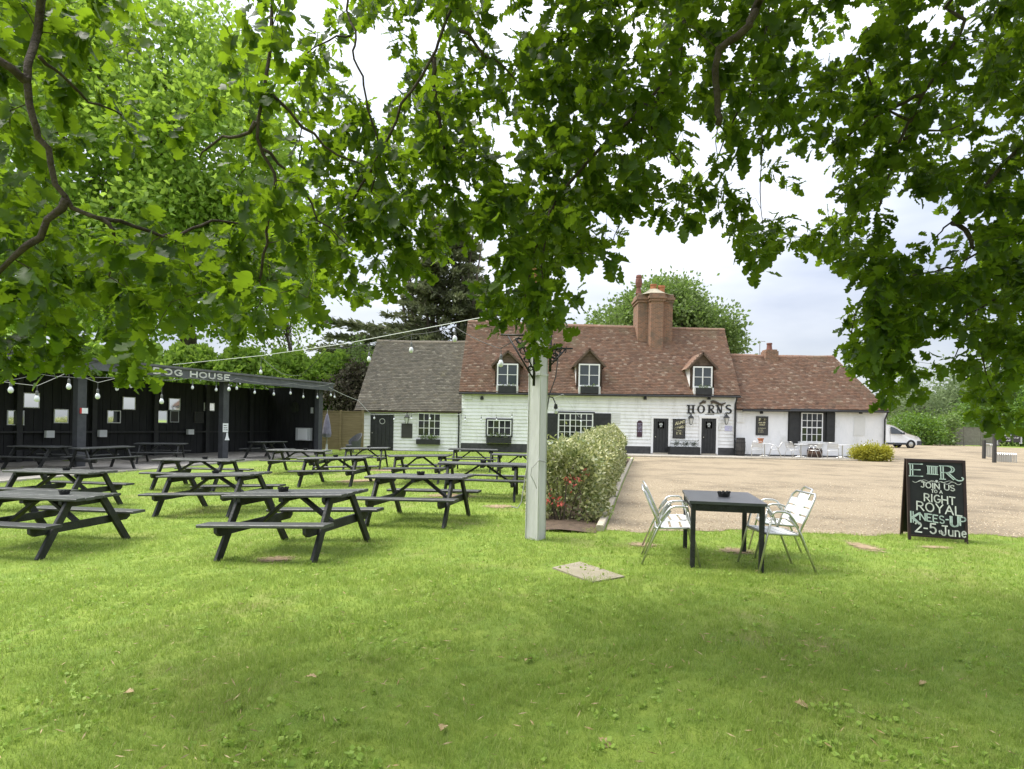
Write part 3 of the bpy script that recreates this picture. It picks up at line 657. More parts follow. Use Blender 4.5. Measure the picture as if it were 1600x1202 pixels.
# gutters and downpipes
def gutter(h, x0, x1, z0, z1, y=34.66):
    o = h.location; return MB().tube([(x0-o.x, y-o.y, z0), (x1-o.x, y-o.y, z1)], .055, 8).build('gutter', M['black'], h)
gutter(main, at(717,617,34.7).x, at(1157,617,34.7).x, 3.33, 3.43); gutter(rw, at(1160,640,34.7).x, at(1388,640,34.7).x, 2.66, 2.74)
def pipe(h, x, z0, z1):
    o = h.location; return MB().tube([(x-o.x, 34.68-o.y, z1), (x-o.x, 34.7-o.y, z1-.12), (x-o.x, HY-.1-o.y, z1-.4), (x-o.x, HY-.1-o.y, z0)], .045, 8).build('downpipe', M['black'], h)
pipe(main, mx1 - .06, .1, 3.4); pipe(rw, at(1381,660,HY).x, .1, 2.72); pipe(lw, mx0 - .14, 0, 2.2)
# dormers
def dormer(px, pyb, pyt, pxw, apex):
    r = rect(px - pxw, pyt, px + pxw, pyb, 35.0); o = main.location; yf = 35.08 - o.y; X0, X1 = r[0]-.12-o.x, r[2]+.12-o.x; zb = r[1]-.35; ze = r[3] + .04
    zr = at(px, apex, 34.9).z; xm = (X0 + X1)/2; yk = lambda z: 34.72 + (z - 3.45)*(4.28/4.65) + .1 - o.y
    b = MB()
    b.add([(X0,yf,zb),(X1,yf,zb),(X1,yf,ze),(xm,yf,zr-.08),(X0,yf,ze)], [(0,1,2,3,4)])
    b.add([(X0,yf,zb),(X0,yf,ze),(X0,yk(ze),ze),(X0,yk(zb),zb)], [(0,1,2,3)]); b.add([(X1,yf,zb),(X1,yk(zb),zb),(X1,yk(ze),ze),(X1,yf,ze)], [(0,1,2,3)])
    d = b.build('dormer', M['dormer'], main)
    for sx, xa in ((-1, X0), (1, X1)):
        MB().add([(xa+sx*.006,yf+.06,zb+.25),(xa+sx*.006,yf+.06,ze),(xa+sx*.006,yk(ze),ze)], [(0,1,2) if sx < 0 else (0,2,1)]).build('dormer_cheek', M['white'] if sx < 0 else M['dormer'], d)
    w = window(main, r, 35.0, 2, 1, 2, pane=M['paneblue'], fw=.075, name='dormer_window')
    # gable boards and barge boards
    for k in range(4):
        z0 = ze + .03 + k*(zr-ze-.1)/4; z1 = z0 + (zr-ze-.1)/4 - .015; hw = (X1-X0)/2*(1-(z0-ze)/(zr-ze))
        MB().box(xm-hw, yf-.03, z0, xm+hw, yf-.006, z1).build('gable_board', M['dormer'], d)
    ov = .22; sl = (zr - ze)/((X1-X0)/2)
    for sx in (-1, 1):
        xe = xm + sx*((X1-X0)/2 + ov); zee = ze - ov*sl*.75
        rr = MB(); nu = 7; nv = 9
        for i in range(nu):
            for j in range(nv):
                f0, f1 = i/nu, (i+1)/nu; y0, y1 = yf-.2+j*.24, yf-.2+(j+1)*.24-.006
                y1 = min(y1, yk(zr)+.2)
                if y1 - y0 < .05: continue
                pa_, pb_ = (xe+(xm-xe)*f0, zee+(zr-zee)*f0), (xe+(xm-xe)*f1, zee+(zr-zee)*f1)
                lift = .03
                rr.add([(pa_[0],y0,pa_[1]+lift),(pa_[0],y1,pa_[1]+lift),(pb_[0],y1,pb_[1]+.01),(pb_[0],y0,pb_[1]+.01),(pa_[0],y0,pa_[1]),(pa_[0],y1,pa_[1])], [(0,1,2,3) if sx < 0 else (3,2,1,0),(0,4,5,1),(0,3,4)])
        stuff(rr.build('dormer_tiles', M['tile'], d))
        MB().bar((xe, yf-.17, zee-.02), (xm, yf-.17, zr-.02), .05, .12, up=(0,0,1)).build('barge_board', M['dormer'], d)
    # trough of flowers under the dormer window
    bx = tag(MB().box(r[0]+.1, 34.62, r[1]-.42, r[2]-.1, 34.86, r[1]-.04).build('window_box', M['black']), '', 'window box')
    return bx, r
DORM = [dormer(793, 603, 568.5, 16.5, 548), dormer(920.5, 604, 569, 16.5, 545), dormer(1097.5, 606, 573, 15, 551)]
for (o, _), t in zip(DORM, ('nearest the grey wing', 'of the pub, right of the white post', 'above the pub name letters')): o['label'] = 'small black flower trough under the dormer window ' + t
# chimney on the front slope
ch = MB(); c0 = at(1021, 500, 38.5); cw = 2.2; o = main.location
X = lambda v: v - o.x; cxm = c0.x - o.x; cy0 = 38.0 - o.y; cb = 6.5
ztop = at(1021, 461, 38.1).z
ch.box(cxm-1.08, cy0, cb, cxm+1.08, cy0+1.5, ztop-.5)
ch.add([(cxm-.46,cy0-.02,cb-.42),(cxm-.38,cy0-.5,cb-.42),(cxm+.38,cy0-.5,cb-.42),(cxm+.46,cy0-.02,cb-.42),(cxm-.46,cy0-.02,ztop-.5),(cxm-.38,cy0-.5,ztop-.5),(cxm+.38,cy0-.5,ztop-.5),(cxm+.46,cy0-.02,ztop-.5)], [(0,1,5,4),(1,2,6,5),(2,3,7,6),(4,5,6,7)])
chim = ch.build('chimney', M['brick'], main)
cp = MB()
for i, (g_, z0, z1) in enumerate(((.06, -.5, -.34), (.12, -.338, -.18), (.05, -.178, 0))):
    cp.box(cxm-1.08-g_, cy0-g_, ztop+z0, cxm+1.08+g_, cy0+1.5+g_, ztop+z1); cp.box(cxm-.42-g_, cy0-.5-g_, ztop+z0+.003, cxm+.42+g_, cy0-g_-.003, ztop+z1-.003)
cp.build('chimney_cap', M['brick'], chim)
fl = MB(); fl.lathe([(1.05,0),(.7,.16),(.4,.34),(.3,.42)], 12, (cxm, cy0+.5, ztop)); fl.box(cxm-1.1, cy0+.05, ztop+.001, cxm+1.1, cy0+1.45, ztop+.06); fl.build('flaunching', M['mortar'], chim)
MB().lathe([(.17,0),(.2,.1),(.16,.2),(.13,.45),(.17,.5),(.22,.75),(.2,1.0),(.17,1.05),(.2,1.12),(.15,1.25)], 10, (at(998,450,38.3).x-o.x, cy0+.3, ztop+.02)).build('chimney_pot', M['darkpot'], chim)
MB().lathe([(.2,0),(.19,.28),(.22,.29),(.22,.35)], 10, (cxm-.05, cy0+.45, ztop+.38)).build('chimney_pot', M['terracotta'], chim)
MB().lathe([(.22,0),(.2,.45),(.24,.47),(.24,.6)], 10, (at(1034,450,38.3).x-o.x, cy0+.4, ztop+.04)).build('chimney_pot', M['terracotta'], chim)
# small chimney of the right wing, with an aerial
o = rw.location; xc = at(1202.5, 545, 38.4).x - o.x; zc = 6.1
c2 = MB(); c2.box(xc-.4, 3.0, zc-.3, xc+.4, 3.8, zc+.42); c2.box(xc-.34, 3.05, zc+.421, xc+.34, 3.75, zc+.52); c2 = c2.build('chimney', M['brick'], rw)
MB().lathe([(.2,0),(.17,.1),(.15,.34),(.18,.36),(.17,.44)], 10, (xc-.02, 3.4, zc+.52)).build('chimney_pot', M['darkpot'], c2)
xa = at(1190, 545, 38.6).x - o.x
MB().tube([(xa, 3.9, zc-.2), (xa, 3.9, zc+1.15)], .025, 5).tube([(xa-.08, 3.9, zc+1.15), (xa+.35, 3.9, zc+1.13)], .02, 5).build('aerial', M['cable'], rw)
# alarm box
wbox(main, rect(726, 616.5, 737, 624.5), HY-.12, HY-.03, M['grille'], 'alarm_box')
wbox(main, rect(1122.5, 664, 1126, 672), HY-.1, HY-.03, M['grille'], 'key_box')
# small floodlight lamps under the eaves
for px, h_ in ((753, main), (1008, main), (1108, main), (1190, rw), (1345, rw)):
    p = at(px, 622 if h_ is main else 644, 34.85); q = h_.location
    MB().lathe([(.03,.1),(.09,.04),(.1,-.08),(.07,-.1)], 8, (p.x-q.x, p.y-q.y, p.z)).build('floodlight', M['black'], h_)
# letters of the pub name
pn = thing('pub_name', 'black serif letters reading HORNS above the right hand door', 'sign', (at(1108,640,HY).x, HY-.045, at(1108,640,HY).z), world=True)
def serif(ch_, px0, px1):
    r = rect(px0, 633, px1, 646, HY); x0, z0, x1, z1 = r; cyy = HY - .05; w = x1 - x0; h = z1 - z0; m = MB(); T, t = .105, .045; y0, y1 = HY-.085, HY-.04
    B = lambda a, b, c, d, e=0: m.box(x0+a, y0-e, z0+b, x0+c, y1, z0+d)
    def ser(xc, z): B(xc-.11, z, xc+.11, z+.035, .002)
    if ch_ == 'H':
        for xc in (.09, w-.09): B(xc-T/2, .036, xc+T/2, h-.036); ser(xc, 0); ser(xc, h-.035)
        B(.09+T/2, h*.48, w-.09-T/2, h*.48+t)
    elif ch_ == 'O':
        n = 20; out = [(x0+w/2+w/2*math.cos(2*math.pi*i/n), z0+h/2+h/2*math.sin(2*math.pi*i/n)) for i in range(n)]; inn = [(x0+w/2+(w/2-.1)*math.cos(2*math.pi*i/n), z0+h/2+(h/2-.035)*math.sin(2*math.pi*i/n)) for i in range(n)]
        for i in range(n):
            j = (i+1) % n; m.prism([out[i], out[j], inn[j], inn[i]], y1, y0)
    elif ch_ == 'R':
        B(.05, .036, .05+T, h-.036); ser(.1, 0); ser(.1, h-.035)
        pts = [(x0+.05+T, z0+h-.02)] + [(x0+w*.55+w*.33*math.cos(R(a)), z0+h*.74+h*.24*math.sin(R(a))) for a in range(80, -90, -20)] + [(x0+.05+T, z0+h*.5)]
        for p, q in zip(pts, pts[1:]): m.bar((p[0],(y0+y1)/2,p[1]), (q[0],(y0+y1)/2,q[1]), .043, .06, up=(0,0,1))
        m.bar((x0+w*.45,(y0+y1)/2,z0+h*.5), (x0+w-.02,(y0+y1)/2,z0+.02), .04, .1, up=(0,0,1)); ser(w-.06, 0)
    elif ch_ == 'N':
        for xc in (.08, w-.08): B(xc-t/2, .036, xc+t/2, h-.036); 
        ser(.08, 0); ser(.06, h-.035); ser(w-.08, h-.035)
        m.bar((x0+.06,(y0+y1)/2+.002,z0+h-.03), (x0+w-.1,(y0+y1)/2+.002,z0+.02), .045, .11, up=(0,0,1))
    elif ch_ == 'S':
        pts = [(x0+w*.5+w*.42*math.cos(R(a)), z0+h*.75+h*.23*math.sin(R(a))) for a in range(30, 230, 22)] + [(x0+w*.5+w*.45*math.cos(R(a)), z0+h*.25+h*.23*math.sin(R(a))) for a in range(60, -160, -22)]
        for k, (p, q) in enumerate(zip(pts, pts[1:])): m.bar((p[0],(y0+y1)/2,p[1]), (q[0],(y0+y1)/2,q[1]), .04, .05+.05*math.sin(math.pi*k/len(pts))**2, up=(0,0,1))
    m.build('letter', M['black'], pn)
for c_, a_, b_ in (('H',1073.2,1085), ('O',1089,1101), ('R',1105,1115.5), ('N',1118.5,1129), ('S',1133.5,1142.3)): serif(c_, a_, b_)
hr = MB()
for pts in ([(1093,632),(1096,629.5),(1099,628),(1102.5,628.5)], [(1111,629),(1114.5,627.7),(1119,629),(1124,631.5),(1128,632),(1131,631),(1134,629.5)]):
    n = len(pts); hr.tube([at(x, y, HY-.08) for x, y in pts], [.1 - .07*i/(n-1) for i in range(n)] if len(pts) > 4 else [.035,.06,.09,.09], 6)
hr.build('horns_emblem', M['trunk'], pn, smooth=True)
sm = MB(); q = rect(1101, 646.8, 1116, 648.6); scribble(sm, q[0], q[2], q[1], .05, .012, lambda x, z, t: (x, HY-.04-.008*t, z)); sm.build('small_lettering', M['signgrey'], pn)
# wall lanterns
def lantern(px, py, label, d=HY):
    p = at(px, py, d - .3); t = thing('wall_lantern', label, 'lantern', (p.x, p.y, p.z), group='black lanterns on the pub walls')
    MB().lathe([(.07,-.26),(.15,.08)], 4, ang=R(45)).build('lantern_glass', M['lens'], t)
    MB().lathe([(.2,.08),(.2,.1),(.09,.22),(.05,.25),(.03,.34)], 4, ang=R(45)).lathe([(.02,-.3),(.08,-.27),(.075,-.255)], 4, ang=R(45)).build('lantern_roof', M['black'], t)
    fr = MB()
    for k in range(4):
        a = R(90*k + 45); fr.tube([(.075*math.cos(a), .075*math.sin(a), -.26), (.155*math.cos(a), .155*math.sin(a), .085)], .013, 4)
    fr.build('lantern_frame', M['black'], t)
    MB().tube([(0,.0,.3), (0,.1,.4), (0,.27,.3), (0,.265,-.05)], .018, 6).build('bracket', M['black'], t)
lantern(1079.6, 656, 'black wall lantern between the painted board and the right hand door')
lantern(1135, 655.5, 'black wall lantern at the right end of the pub below the letter S')
lantern(635.6, 655, 'black wall lantern on the grey roofed wing above the blank board')
# written boards
def board_thing(name, label, r, m=M['signgrey'], yf=HY-.04):
    x0, z0, x1, z1 = r; t = thing(name, label, 'sign', (x0, yf, z0), world=True)
    MB().box(x0, yf-.03, z0, x1, yf, z1).build('board', m, t); e = .045; f = MB()
    f.box(x0-e, yf-.045, z0-e, x1+e, yf, z0); f.box(x0-e, yf-.045, z1, x1+e, yf, z1+e); f.box(x0-e, yf-.043, z0, x0, yf, z1); f.box(x1, yf-.043, z0, x1+e, yf, z1)
    f.build('frame', M['black'], t); return t
PB = lambda x, z, t: (x, HY-.07-.006*t, z)
r = rect(1052, 656, 1069, 684); bt = board_thing('wall_board', 'tall dark board with slanted cream script between the two doors', r)
w_ = r[2]-r[0]; h_ = r[3]-r[1]; s = MB()
strokes(s, 'ARMY', r[0]+.1, r[1]+.68*h_ - .25*r[0], .16, .035, lambda x, z, t: PB(x, z, t), slope=.25)
strokes(s, '8', r[0]+.29, r[1]+.61*h_, .06, .02, PB)
strokes(s, 'COUNTRY', r[0]+.05, r[1]+.42*h_ - .25*r[0], .13, .03, lambda x, z, t: PB(x, z, t), slope=.25, wscale=.85)
scribble(s, r[0]+.18, r[2]-.18, r[1]+.36*h_, .05, .012, PB)
strokes(s, '1648', r[0]+.17, r[1]+.18*h_, .13, .032, PB); stuff(s.build('lettering', M['cream'], bt))
r = rect(1182, 652, 1198.5, 679); bt = board_thing('food_board', 'tall dark menu board headed FOOD on the white brick wing', r, yf=HY-.005)
P2 = lambda x, z, t: (x, HY-.035-.006*t, z); s = MB(); h_ = r[3]-r[1]
strokes(s, 'FOOD', r[0]+.14, r[1]+.8*h_, .12, .04, P2); 
scribble(s, r[0]+.12, r[2]-.12, r[1]+.64*h_, .09, .028, P2); scribble(s, r[0]+.16, r[2]-.18, r[1]+.52*h_, .09, .028, P2)
for k in (.34, .23, .12): scribble(s, r[0]+.1, r[2]-(.1 if k > .3 else .25), r[1]+k*h_, .05, .014, P2)
stuff(s.build('lettering', M['cream'], bt))
# arched plaque, lilac notice
r = rect(995, 657, 1003.3, 683); xm = (r[0]+r[2])/2; hw = (r[2]-r[0])/2
ap = thing('arched_plaque', 'narrow arched dark plaque with small writing left of the first door', 'sign', (xm, HY-.04, r[1]), world=True)
MB().prism([(r[0],r[1]),(r[2],r[1]),(r[2],r[3]-hw)] + [(xm+hw*math.cos(R(a)), r[3]-hw+hw*math.sin(R(a))) for a in range(20, 180, 20)] + [(r[0],r[3]-hw)], HY-.07, HY-.03).build('board', mat('plum_plaque', (0.06,0.03,0.045), rough=0.5), ap)
s = MB()
for k in range(7): scribble(s, r[0]+.04, r[2]-.04, r[1]+.3+k*.075, .04, .01, lambda x, z, t: (x, HY-.07-.005*t, z))
s.build('lettering', M['lilac'], ap)
r = rect(1132, 665.5, 1143.5, 673.5); nt_ = thing('wall_notice', 'small lilac notice under the lantern at the right end of the pub', 'notice', (r[0], HY-.04, r[1]), world=True)
MB().box(r[0], HY-.06, r[1], r[2], HY-.035, r[3]).build('board', M['lilac'], nt_); s = MB()
for k in range(3): scribble(s, r[0]+.22, r[2]-.03, r[1]+.05+k*.08, .05, .012, lambda x, z, t: (x, HY-.06-.005*t, z))
s.build('lettering', M['paper'], nt_)

# ------------------------------------------------------------------ foliage helpers
def leaf_cards(P, D, size, wid, rng, cup=.25):
    """bent leaf quads (6 verts, 2 quads folded on the midrib) at points P pointing along D"""
    n = len(P); D = D / np.maximum(1e-6, np.linalg.norm(D, axis=1, keepdims=True))
    r = rng.normal(size=(n, 3)); Sd = np.cross(D, r); Sd /= np.maximum(1e-6, np.linalg.norm(Sd, axis=1, keepdims=True)); Nn = np.cross(Sd, D)
    sz = (size * rng.uniform(.65, 1.3, (n, 1))); w = sz * wid / 2
    a = P; b = P + D*sz; m1 = P + D*sz*.5 + Sd*w + Nn*w*cup; m2 = P + D*sz*.5 - Sd*w + Nn*w*cup
    V = np.stack([a, m1, b, m2], 1).reshape(-1, 3); k = np.arange(n)[:, None]*4
    return V, k + np.array((0, 1, 2, 3))
def crown(blobs, n_clump, per, clump_r, rng, shell=.62, flat=1.0):
    """points of a crown: clumps spread over the outer part of ellipsoid blobs"""
    pts, dirs, cl = [], [], []
    vol = np.array([b[1][0]*b[1][1] + b[1][0]*b[1][2] for b in blobs]); vol = vol/vol.sum()
    for b, v in zip(blobs, vol):
        c = np.array(b[0]); rr = np.array(b[1]); k = max(1, int(n_clump * v))
        for _ in range(k):
            d = rng.normal(size=3); d /= np.linalg.norm(d); q = c + d*rr*rng.uniform(shell, 1.0)
            m = int(per*rng.uniform(.5, 1.5)); cr_ = clump_r*rng.uniform(.6, 1.4)
            g = rng.normal(size=(m, 3))*.5; g[:, 2] *= flat
            pts.append(q + g*cr_); o = g + d*.35 + rng.normal(size=(m, 3))*.5; o[:, 2] -= .15; dirs.append(o); cl.append(q)
    return np.concatenate(pts), np.concatenate(dirs), cl
def tree(name, label, base, blobs, m, size, n_clump, per, clump_r, seed, trunk_r=.3, group=None, cat='tree', shell=.62, wid=.7, flat=1.0, limbs=26):
    rng = np.random.RandomState(seed); t = thing(name, label, cat, base, group=group); b = np.array(base)
    P, D, cl = crown(blobs, n_clump, per, clump_r, rng, shell, flat)
    V, Fq = leaf_cards(P - b, D, size, wid, rng)
    link('crown', npmesh('crown', V, Fq, m, 4), t)
    mb = MB(); cen = np.mean([x[0] for x in blobs], axis=0) - b; top = max(x[0][2] for x in blobs) - base[2]
    trunk = [(0,0,-.1), (cen[0]*.1+.05, cen[1]*.1, top*.25), (cen[0]*.4, cen[1]*.4, top*.55), (cen[0]*.8, cen[1]*.8, top*.95)]
    mb.tube(trunk, [trunk_r*1.2, trunk_r, trunk_r*.7, trunk_r*.25], 9); mb.build('trunk', M['trunk'], t, smooth=True)
    lb = MB()
    for q in [cl[i] for i in rng.choice(len(cl), min(limbs, len(cl)), replace=False)]:
        q = q - b; f = rng.uniform(.25, .75); s0 = np.array(trunk[1])*(1-f) + np.array(trunk[2 if f < .5 else 3])*f; mid = (s0 + q)/2 + np.array((0, 0, .12*np.linalg.norm(q-s0)))
        lb.tube([s0, mid, q], [trunk_r*.32, trunk_r*.18, trunk_r*.05], 5)
    lb.build('limbs', M['trunk'], t)
    return t
def PXB(px, py, d, rx, ry, rz):
    c = at(px, py, d); return ((c.x, c.y, c.z), (rx*d/F, ry, rz*d/F))

# ------------------------------------------------------------------ trees and hedges beyond the pub
b0 = at(300, 700, 44)
tree('broadleaf_tree', 'tall bright green broadleaf tree rising behind the black shelter', (b0.x, 44, 0),
     [PXB(250,120,44,190,6,120), PXB(120,260,43,170,6,120), PXB(330,250,42,150,6,110), PXB(200,420,42,220,6,110), PXB(60,80,45,140,6,120), PXB(390,400,43,110,5,90), PXB(20,420,42,120,5,110), PXB(300,350,41,130,5,70)],
     M['leaf_bg'], .42, 1000, 85, 1.45, 11, .55, group=None, shell=.6, limbs=40)
b0 = at(465, 700, 46)
tree('young_tree', 'thin pale tree standing between the shelter hedge and the cypress', (b0.x, 46, 0), [PXB(440,440,46,60,3,70), PXB(455,520,46,45,3,50), PXB(400,520,45,50,3,40)], M['leaf_bg'], .26, 60, 45, 1.0, 12, .14)
b0 = at(1040, 700, 56)
tree('round_tree', 'rounded light green tree behind the brick chimney', (b0.x, 56, 0),
     [PXB(1035,512,56,90,5,56), PXB(965,520,55,44,4,46), PXB(1105,530,55,46,4,46), PXB(1138,552,54,20,3,26), PXB(1040,478,56,54,4,32)],
     M['leaf_mid'], .34, 460, 75, 1.0, 13, .4)
# multi stemmed dark cypress behind the grey roofed wing
def cypress(base, d, seed):
    rng = np.random.RandomState(seed); b = np.array(base); t = thing('cypress_tree', 'dark spreading cypress with many bare stems behind the grey roofed wing', 'tree', base)
    stems = MB(); P, D = [], []
    k = d / F
    for i in range(17):
        x0 = rng.uniform(-2.2, 2.6); lean = rng.uniform(-.08, .08) + x0*.03; top = rng.uniform(13, 19)
        pts = [(x0*.7, rng.uniform(-1, 1.5), 0), (x0 + lean*4, rng.uniform(-1, 1.5), top*.4), (x0*1.3 + lean*top, rng.uniform(-1, 1.5), top)]
        stems.tube(pts, [.22, .16, .05], 6)
    stems.build('stems', M['trunk'], t, smooth=True)
    br = MB()
    def spray(c, L, az, droop, n):
        s = rng.uniform(0, 1, n)**.7; off = rng.normal(size=(n, 3))*np.array((.28, .28, .13))*L*.28*(1.1 - s[:, None]*.6)
        dirv = np.array((math.cos(az), math.sin(az), 0)); z = -droop*s**2*L + .12*L*s
        p = c + s[:, None]*dirv*L + off; p[:, 2] += z; P.append(p)
        dd = dirv + rng.normal(size=(n, 3))*.45; dd[:, 2] += rng.uniform(-.1, .45, n); D.append(dd)
        br.tube([c, c + dirv*L*.5 + np.array((0, 0, .06*L)), c + dirv*L + np.array((0, 0, (.12-droop)*L))], [.07, .045, .015], 4)
    for i in range(430):
        h = rng.uniform(2.5, 19); az = rng.uniform(0, 2*math.pi); w = (1 - (h/22)**1.6); r0 = rng.uniform(0, 1.8)*w; L = rng.uniform(2.4, 5.6)*w + .5
        side = math.cos(az)
        if 5 < h < 11 and abs(side) < .6 and rng.rand() < .45: continue
        spray(np.array((side*r0 + .3, math.sin(az)*r0*.6, h)), L, az, rng.uniform(.05, .3), int(95*L/3))
    for h in (5.2, 6.0, 6.9, 7.7, 8.6, 9.5):     # long low boughs reaching left
        for q in range(6): spray(np.array((-1.5 - q*.9, rng.uniform(-1.5, .5), h + rng.uniform(-.3, .3))), rng.uniform(4.2, 6.4) - (h-5)*.35, math.pi + rng.uniform(-.25, .25), rng.uniform(.0, .15), 150)
    br.build('boughs', M['trunk'], t)
    V, Fq = leaf_cards(np.concatenate(P), np.concatenate(D), .5, .36, rng); link('crown', npmesh('crown', V, Fq, M['leaf_dark'], 4), t)
b0 = at(690, 700, 52); cypress((b0.x, 52, 0), 52, 5)
# clipped hedge behind the shelter
def hedge_box(name, label, A, B, wid, h0, h1, m, n, size, seed, wid_leaf=.5, rough=.12, soil=0, lo=.05, roundtop=.3):
    """A, B ends of the hedge line on the ground; leaves fill the skin of a rounded box"""
    rng = np.random.RandomState(seed); A = np.array(A); B = np.array(B); t = thing(name, label, 'hedge', tuple((A + B)/2)); o = (A + B)/2
    ax = (B - A)[:2]; L = np.linalg.norm(ax); ax = ax/L; nx = np.array((-ax[1], ax[0]))
    s = rng.uniform(-.01, 1.01, n); a = rng.uniform(0, 1, n); H = h0 + (h1 - h0)*s
    # profile round the section: left side, top, right side
    per = np.stack([H, np.full(n, wid), H], 1); tot = per.sum(1); q = a*tot
    u = np.where(q < H, -wid/2, np.where(q < H + wid, q - H - wid/2, wid/2)); z = np.where(q < H, q, np.where(q < H + wid, H, tot - q))
    e = np.clip((z/H - (1-roundtop))/roundtop, 0, 1); u = u*(1 - .35*e**2)
    z = z - .10*H*np.clip(np.abs(u)/(wid/2), 0, 1)**3*(z > H*.9); z = np.maximum(z, lo*H*rng.uniform(.4, 2.4, n))
    wob = rough*(np.sin(s*L*2.1 + z*3) + np.sin(s*L*4.7 - z*5 + 1) + np.sin(a*31))*.5
    dep = rng.uniform(0, 1, n)**1.6*wid*.28
    endl = rng.rand(n) < (2.2*wid/(L*2.2 + wid))                      # both ends
    es = rng.randint(0, 2, n); s = np.where(endl, es*1.0 + np.where(es > 0, 1, -1)*.0, s); u = np.where(endl, rng.uniform(-.5, .5, n)*wid*.95, u); z = np.where(endl, rng.uniform(lo, 1, n)*H*.97, z)
    sg = np.where(u > 0, 1, -1); nu = np.where(endl, 0, np.where(z > H*.93, 0, sg)); nz_ = np.where(z > H*.9, 1.0, .15); na = np.where(endl, np.where(es > 0, 1, -1), 0)
    u = u + nu*(wob - dep); z2 = z + np.where(z > H*.93, wob - dep, 0); al = s*L + na*(wob - dep)
    P = np.stack([A[0] + ax[0]*al + nx[0]*u, A[1] + ax[1]*al + nx[1]*u, A[2] + (B[2]-A[2])*s + z2], 1) - o
    nrm = np.stack([ax[0]*na + nx[0]*nu, ax[1]*na + nx[1]*nu, nz_*np.ones(n)], 1)
    D = nrm*.7 + rng.normal(size=(n, 3))*.75
    V, Fq = leaf_cards(P, D, size, wid_leaf, rng); link('leaves', npmesh('leaves', V, Fq, m, 4), t)
    k = MB(); hw = wid/2*.66
    c = [A[:2] - nx*hw - o[:2] + ax*.25, B[:2] - nx*hw - o[:2] - ax*.25, B[:2] + nx*hw - o[:2] - ax*.25, A[:2] + nx*hw - o[:2] + ax*.25]; zz = A[2] - o[2]
    tw = MB()
    for i in range(int(L*5)):
        s_ = rng.rand(); p = A + (B - A)*s_ - o; px_ = p[:2] + nx*rng.uniform(-.3, .3)*wid; hh = h0 + (h1-h0)*s_; g = rng.normal(size=2)*.2
        tw.tube([(px_[0], px_[1], p[2]), (px_[0]+g[0]*.5, px_[1]+g[1]*.5, p[2]+hh*.5), (px_[0]+g[0]*1.4, px_[1]+g[1]*1.4, p[2]+hh*.85)], [.022, .015, .006], 4)
    tw.build('stems', M['trunk'], t)
    return t
ha, hb = at(150, 700, 33), at(580, 700, 42)
hedge_box('clipped_hedge', 'tall bright green clipped hedge along the back of the shelter', (ha.x - 3, 31.5, 0), (hb.x, 43, 0), 3.0, 5.2, 5.9, M['leaf_bg'], 46000, .35, 21, rough=.4, wid_leaf=.6)
b0 = at(540, 700, 40)
tree('dark_shrub', 'dark brown leafy shrub above the fence beside the grey roofed wing', (b0.x, 39.5, 0), [PXB(535,620,39.5,40,1.5,28), PXB(560,600,40,20,1,30)], mat('brown_shrub_leaf', (0.06,0.05,0.03), island=[(0.05,0.045,0.028),(0.09,0.075,0.045),(0.07,0.075,0.035)], rough=.8), .22, 70, 60, .7, 23, .1, cat='shrub')
tree('feathery_shrub', 'feathery light green shrub between the hedge and the grey roofed wing', (at(572,700,41).x, 41.5, 0), [PXB(565,565,41.5,20,1,35), PXB(548,585,41.5,22,1,22)], M['leaf_mid'], .2, 45, 45, .7, 24, .1, cat='shrub')
# right hand side
b0 = at(1425, 700, 75)
tree('weeping_conifer', 'pale weeping conifer behind the white van', (b0.x, 75, .4), [PXB(1425,640,75,36,3,30), PXB(1395,655,75,22,3,24), PXB(1460,650,76,28,3,28), PXB(1425,612,75,12,2,22)], M['leaf_pale'], .42, 130, 60, 1.5, 31, .25, flat=1.5, wid=.3)
tree('pale_tree', 'pale grey green tree above the far fence', (at(1510,700,78).x, 78, .4), [PXB(1500,640,78,45,3,34), PXB(1540,625,80,50,4,60), PXB(1470,620,78,14,2,40)], M['leaf_pale'], .42, 150, 60, 1.6, 32, .3)
tree('yellow_green_shrub', 'yellow green bush at the left end of the far fence', (at(1450,690,60).x, 60, .4), [PXB(1445,676,60,30,1.6,20), PXB(1420,665,61,26,1.6,18)], M['leaf_laurel'], .22, 80, 60, .7, 33, .08, cat='shrub')
tree('ivy_bush', 'green ivy clump growing over the middle of the far fence', (at(1484,690,61).x, 61.6, .4), [PXB(1483,675,61.6,10,.8,24), PXB(1478,662,61.6,14,.8,10)], M['leaf_mid'], .2, 40, 45, .6, 34, .06, cat='shrub')
tree('light_tree', 'light green tree beyond the right hand end of the far fence', (at(1545,690,66).x, 66, .4), [PXB(1540,650,66,40,2.5,40), PXB(1590,660,64,40,2.5,36), PXB(1640,640,64,50,3,60)], M['leaf_laurel'], .3, 150, 60, 1.1, 35, .2)
tree('dark_conifer', 'dark blue green conifer at the right edge above the car park', (at(1610,690,72).x, 72, .4), [PXB(1590,590,72,36,3,34), PXB(1630,560,72,50,4,70), PXB(1600,640,72,40,3,40)], mat('blue_conifer_leaf', (0.04,0.07,0.045), island=[(0.03,0.055,0.04),(0.055,0.085,0.055),(0.045,0.07,0.05)], rough=.7), .34, 150, 60, 1.3, 36, .3, wid=.35)
for k, (px, d, hh) in enumerate(((1400, 100, 26), (1460, 105, 30), (1530, 100, 36), (1620, 96, 44), (1700, 90, 60))):
    tree('distant_tree', ['hazy low tree behind the white van', 'hazy tree behind the left half of the far fence', 'hazy tree behind the right half of the far fence', 'hazy tall tree beyond the dark sign', 'hazy tall tree at the far right edge'][k], (at(px,690,d).x, d, .4), [PXB(px,668-hh*.3,d,52,5,hh)], M['leaf_pale'] if k % 2 else M['leaf_mid'], .5, 70, 50, 1.8, 40 + k, .3, group='distant tree belt beyond the fence', limbs=8)
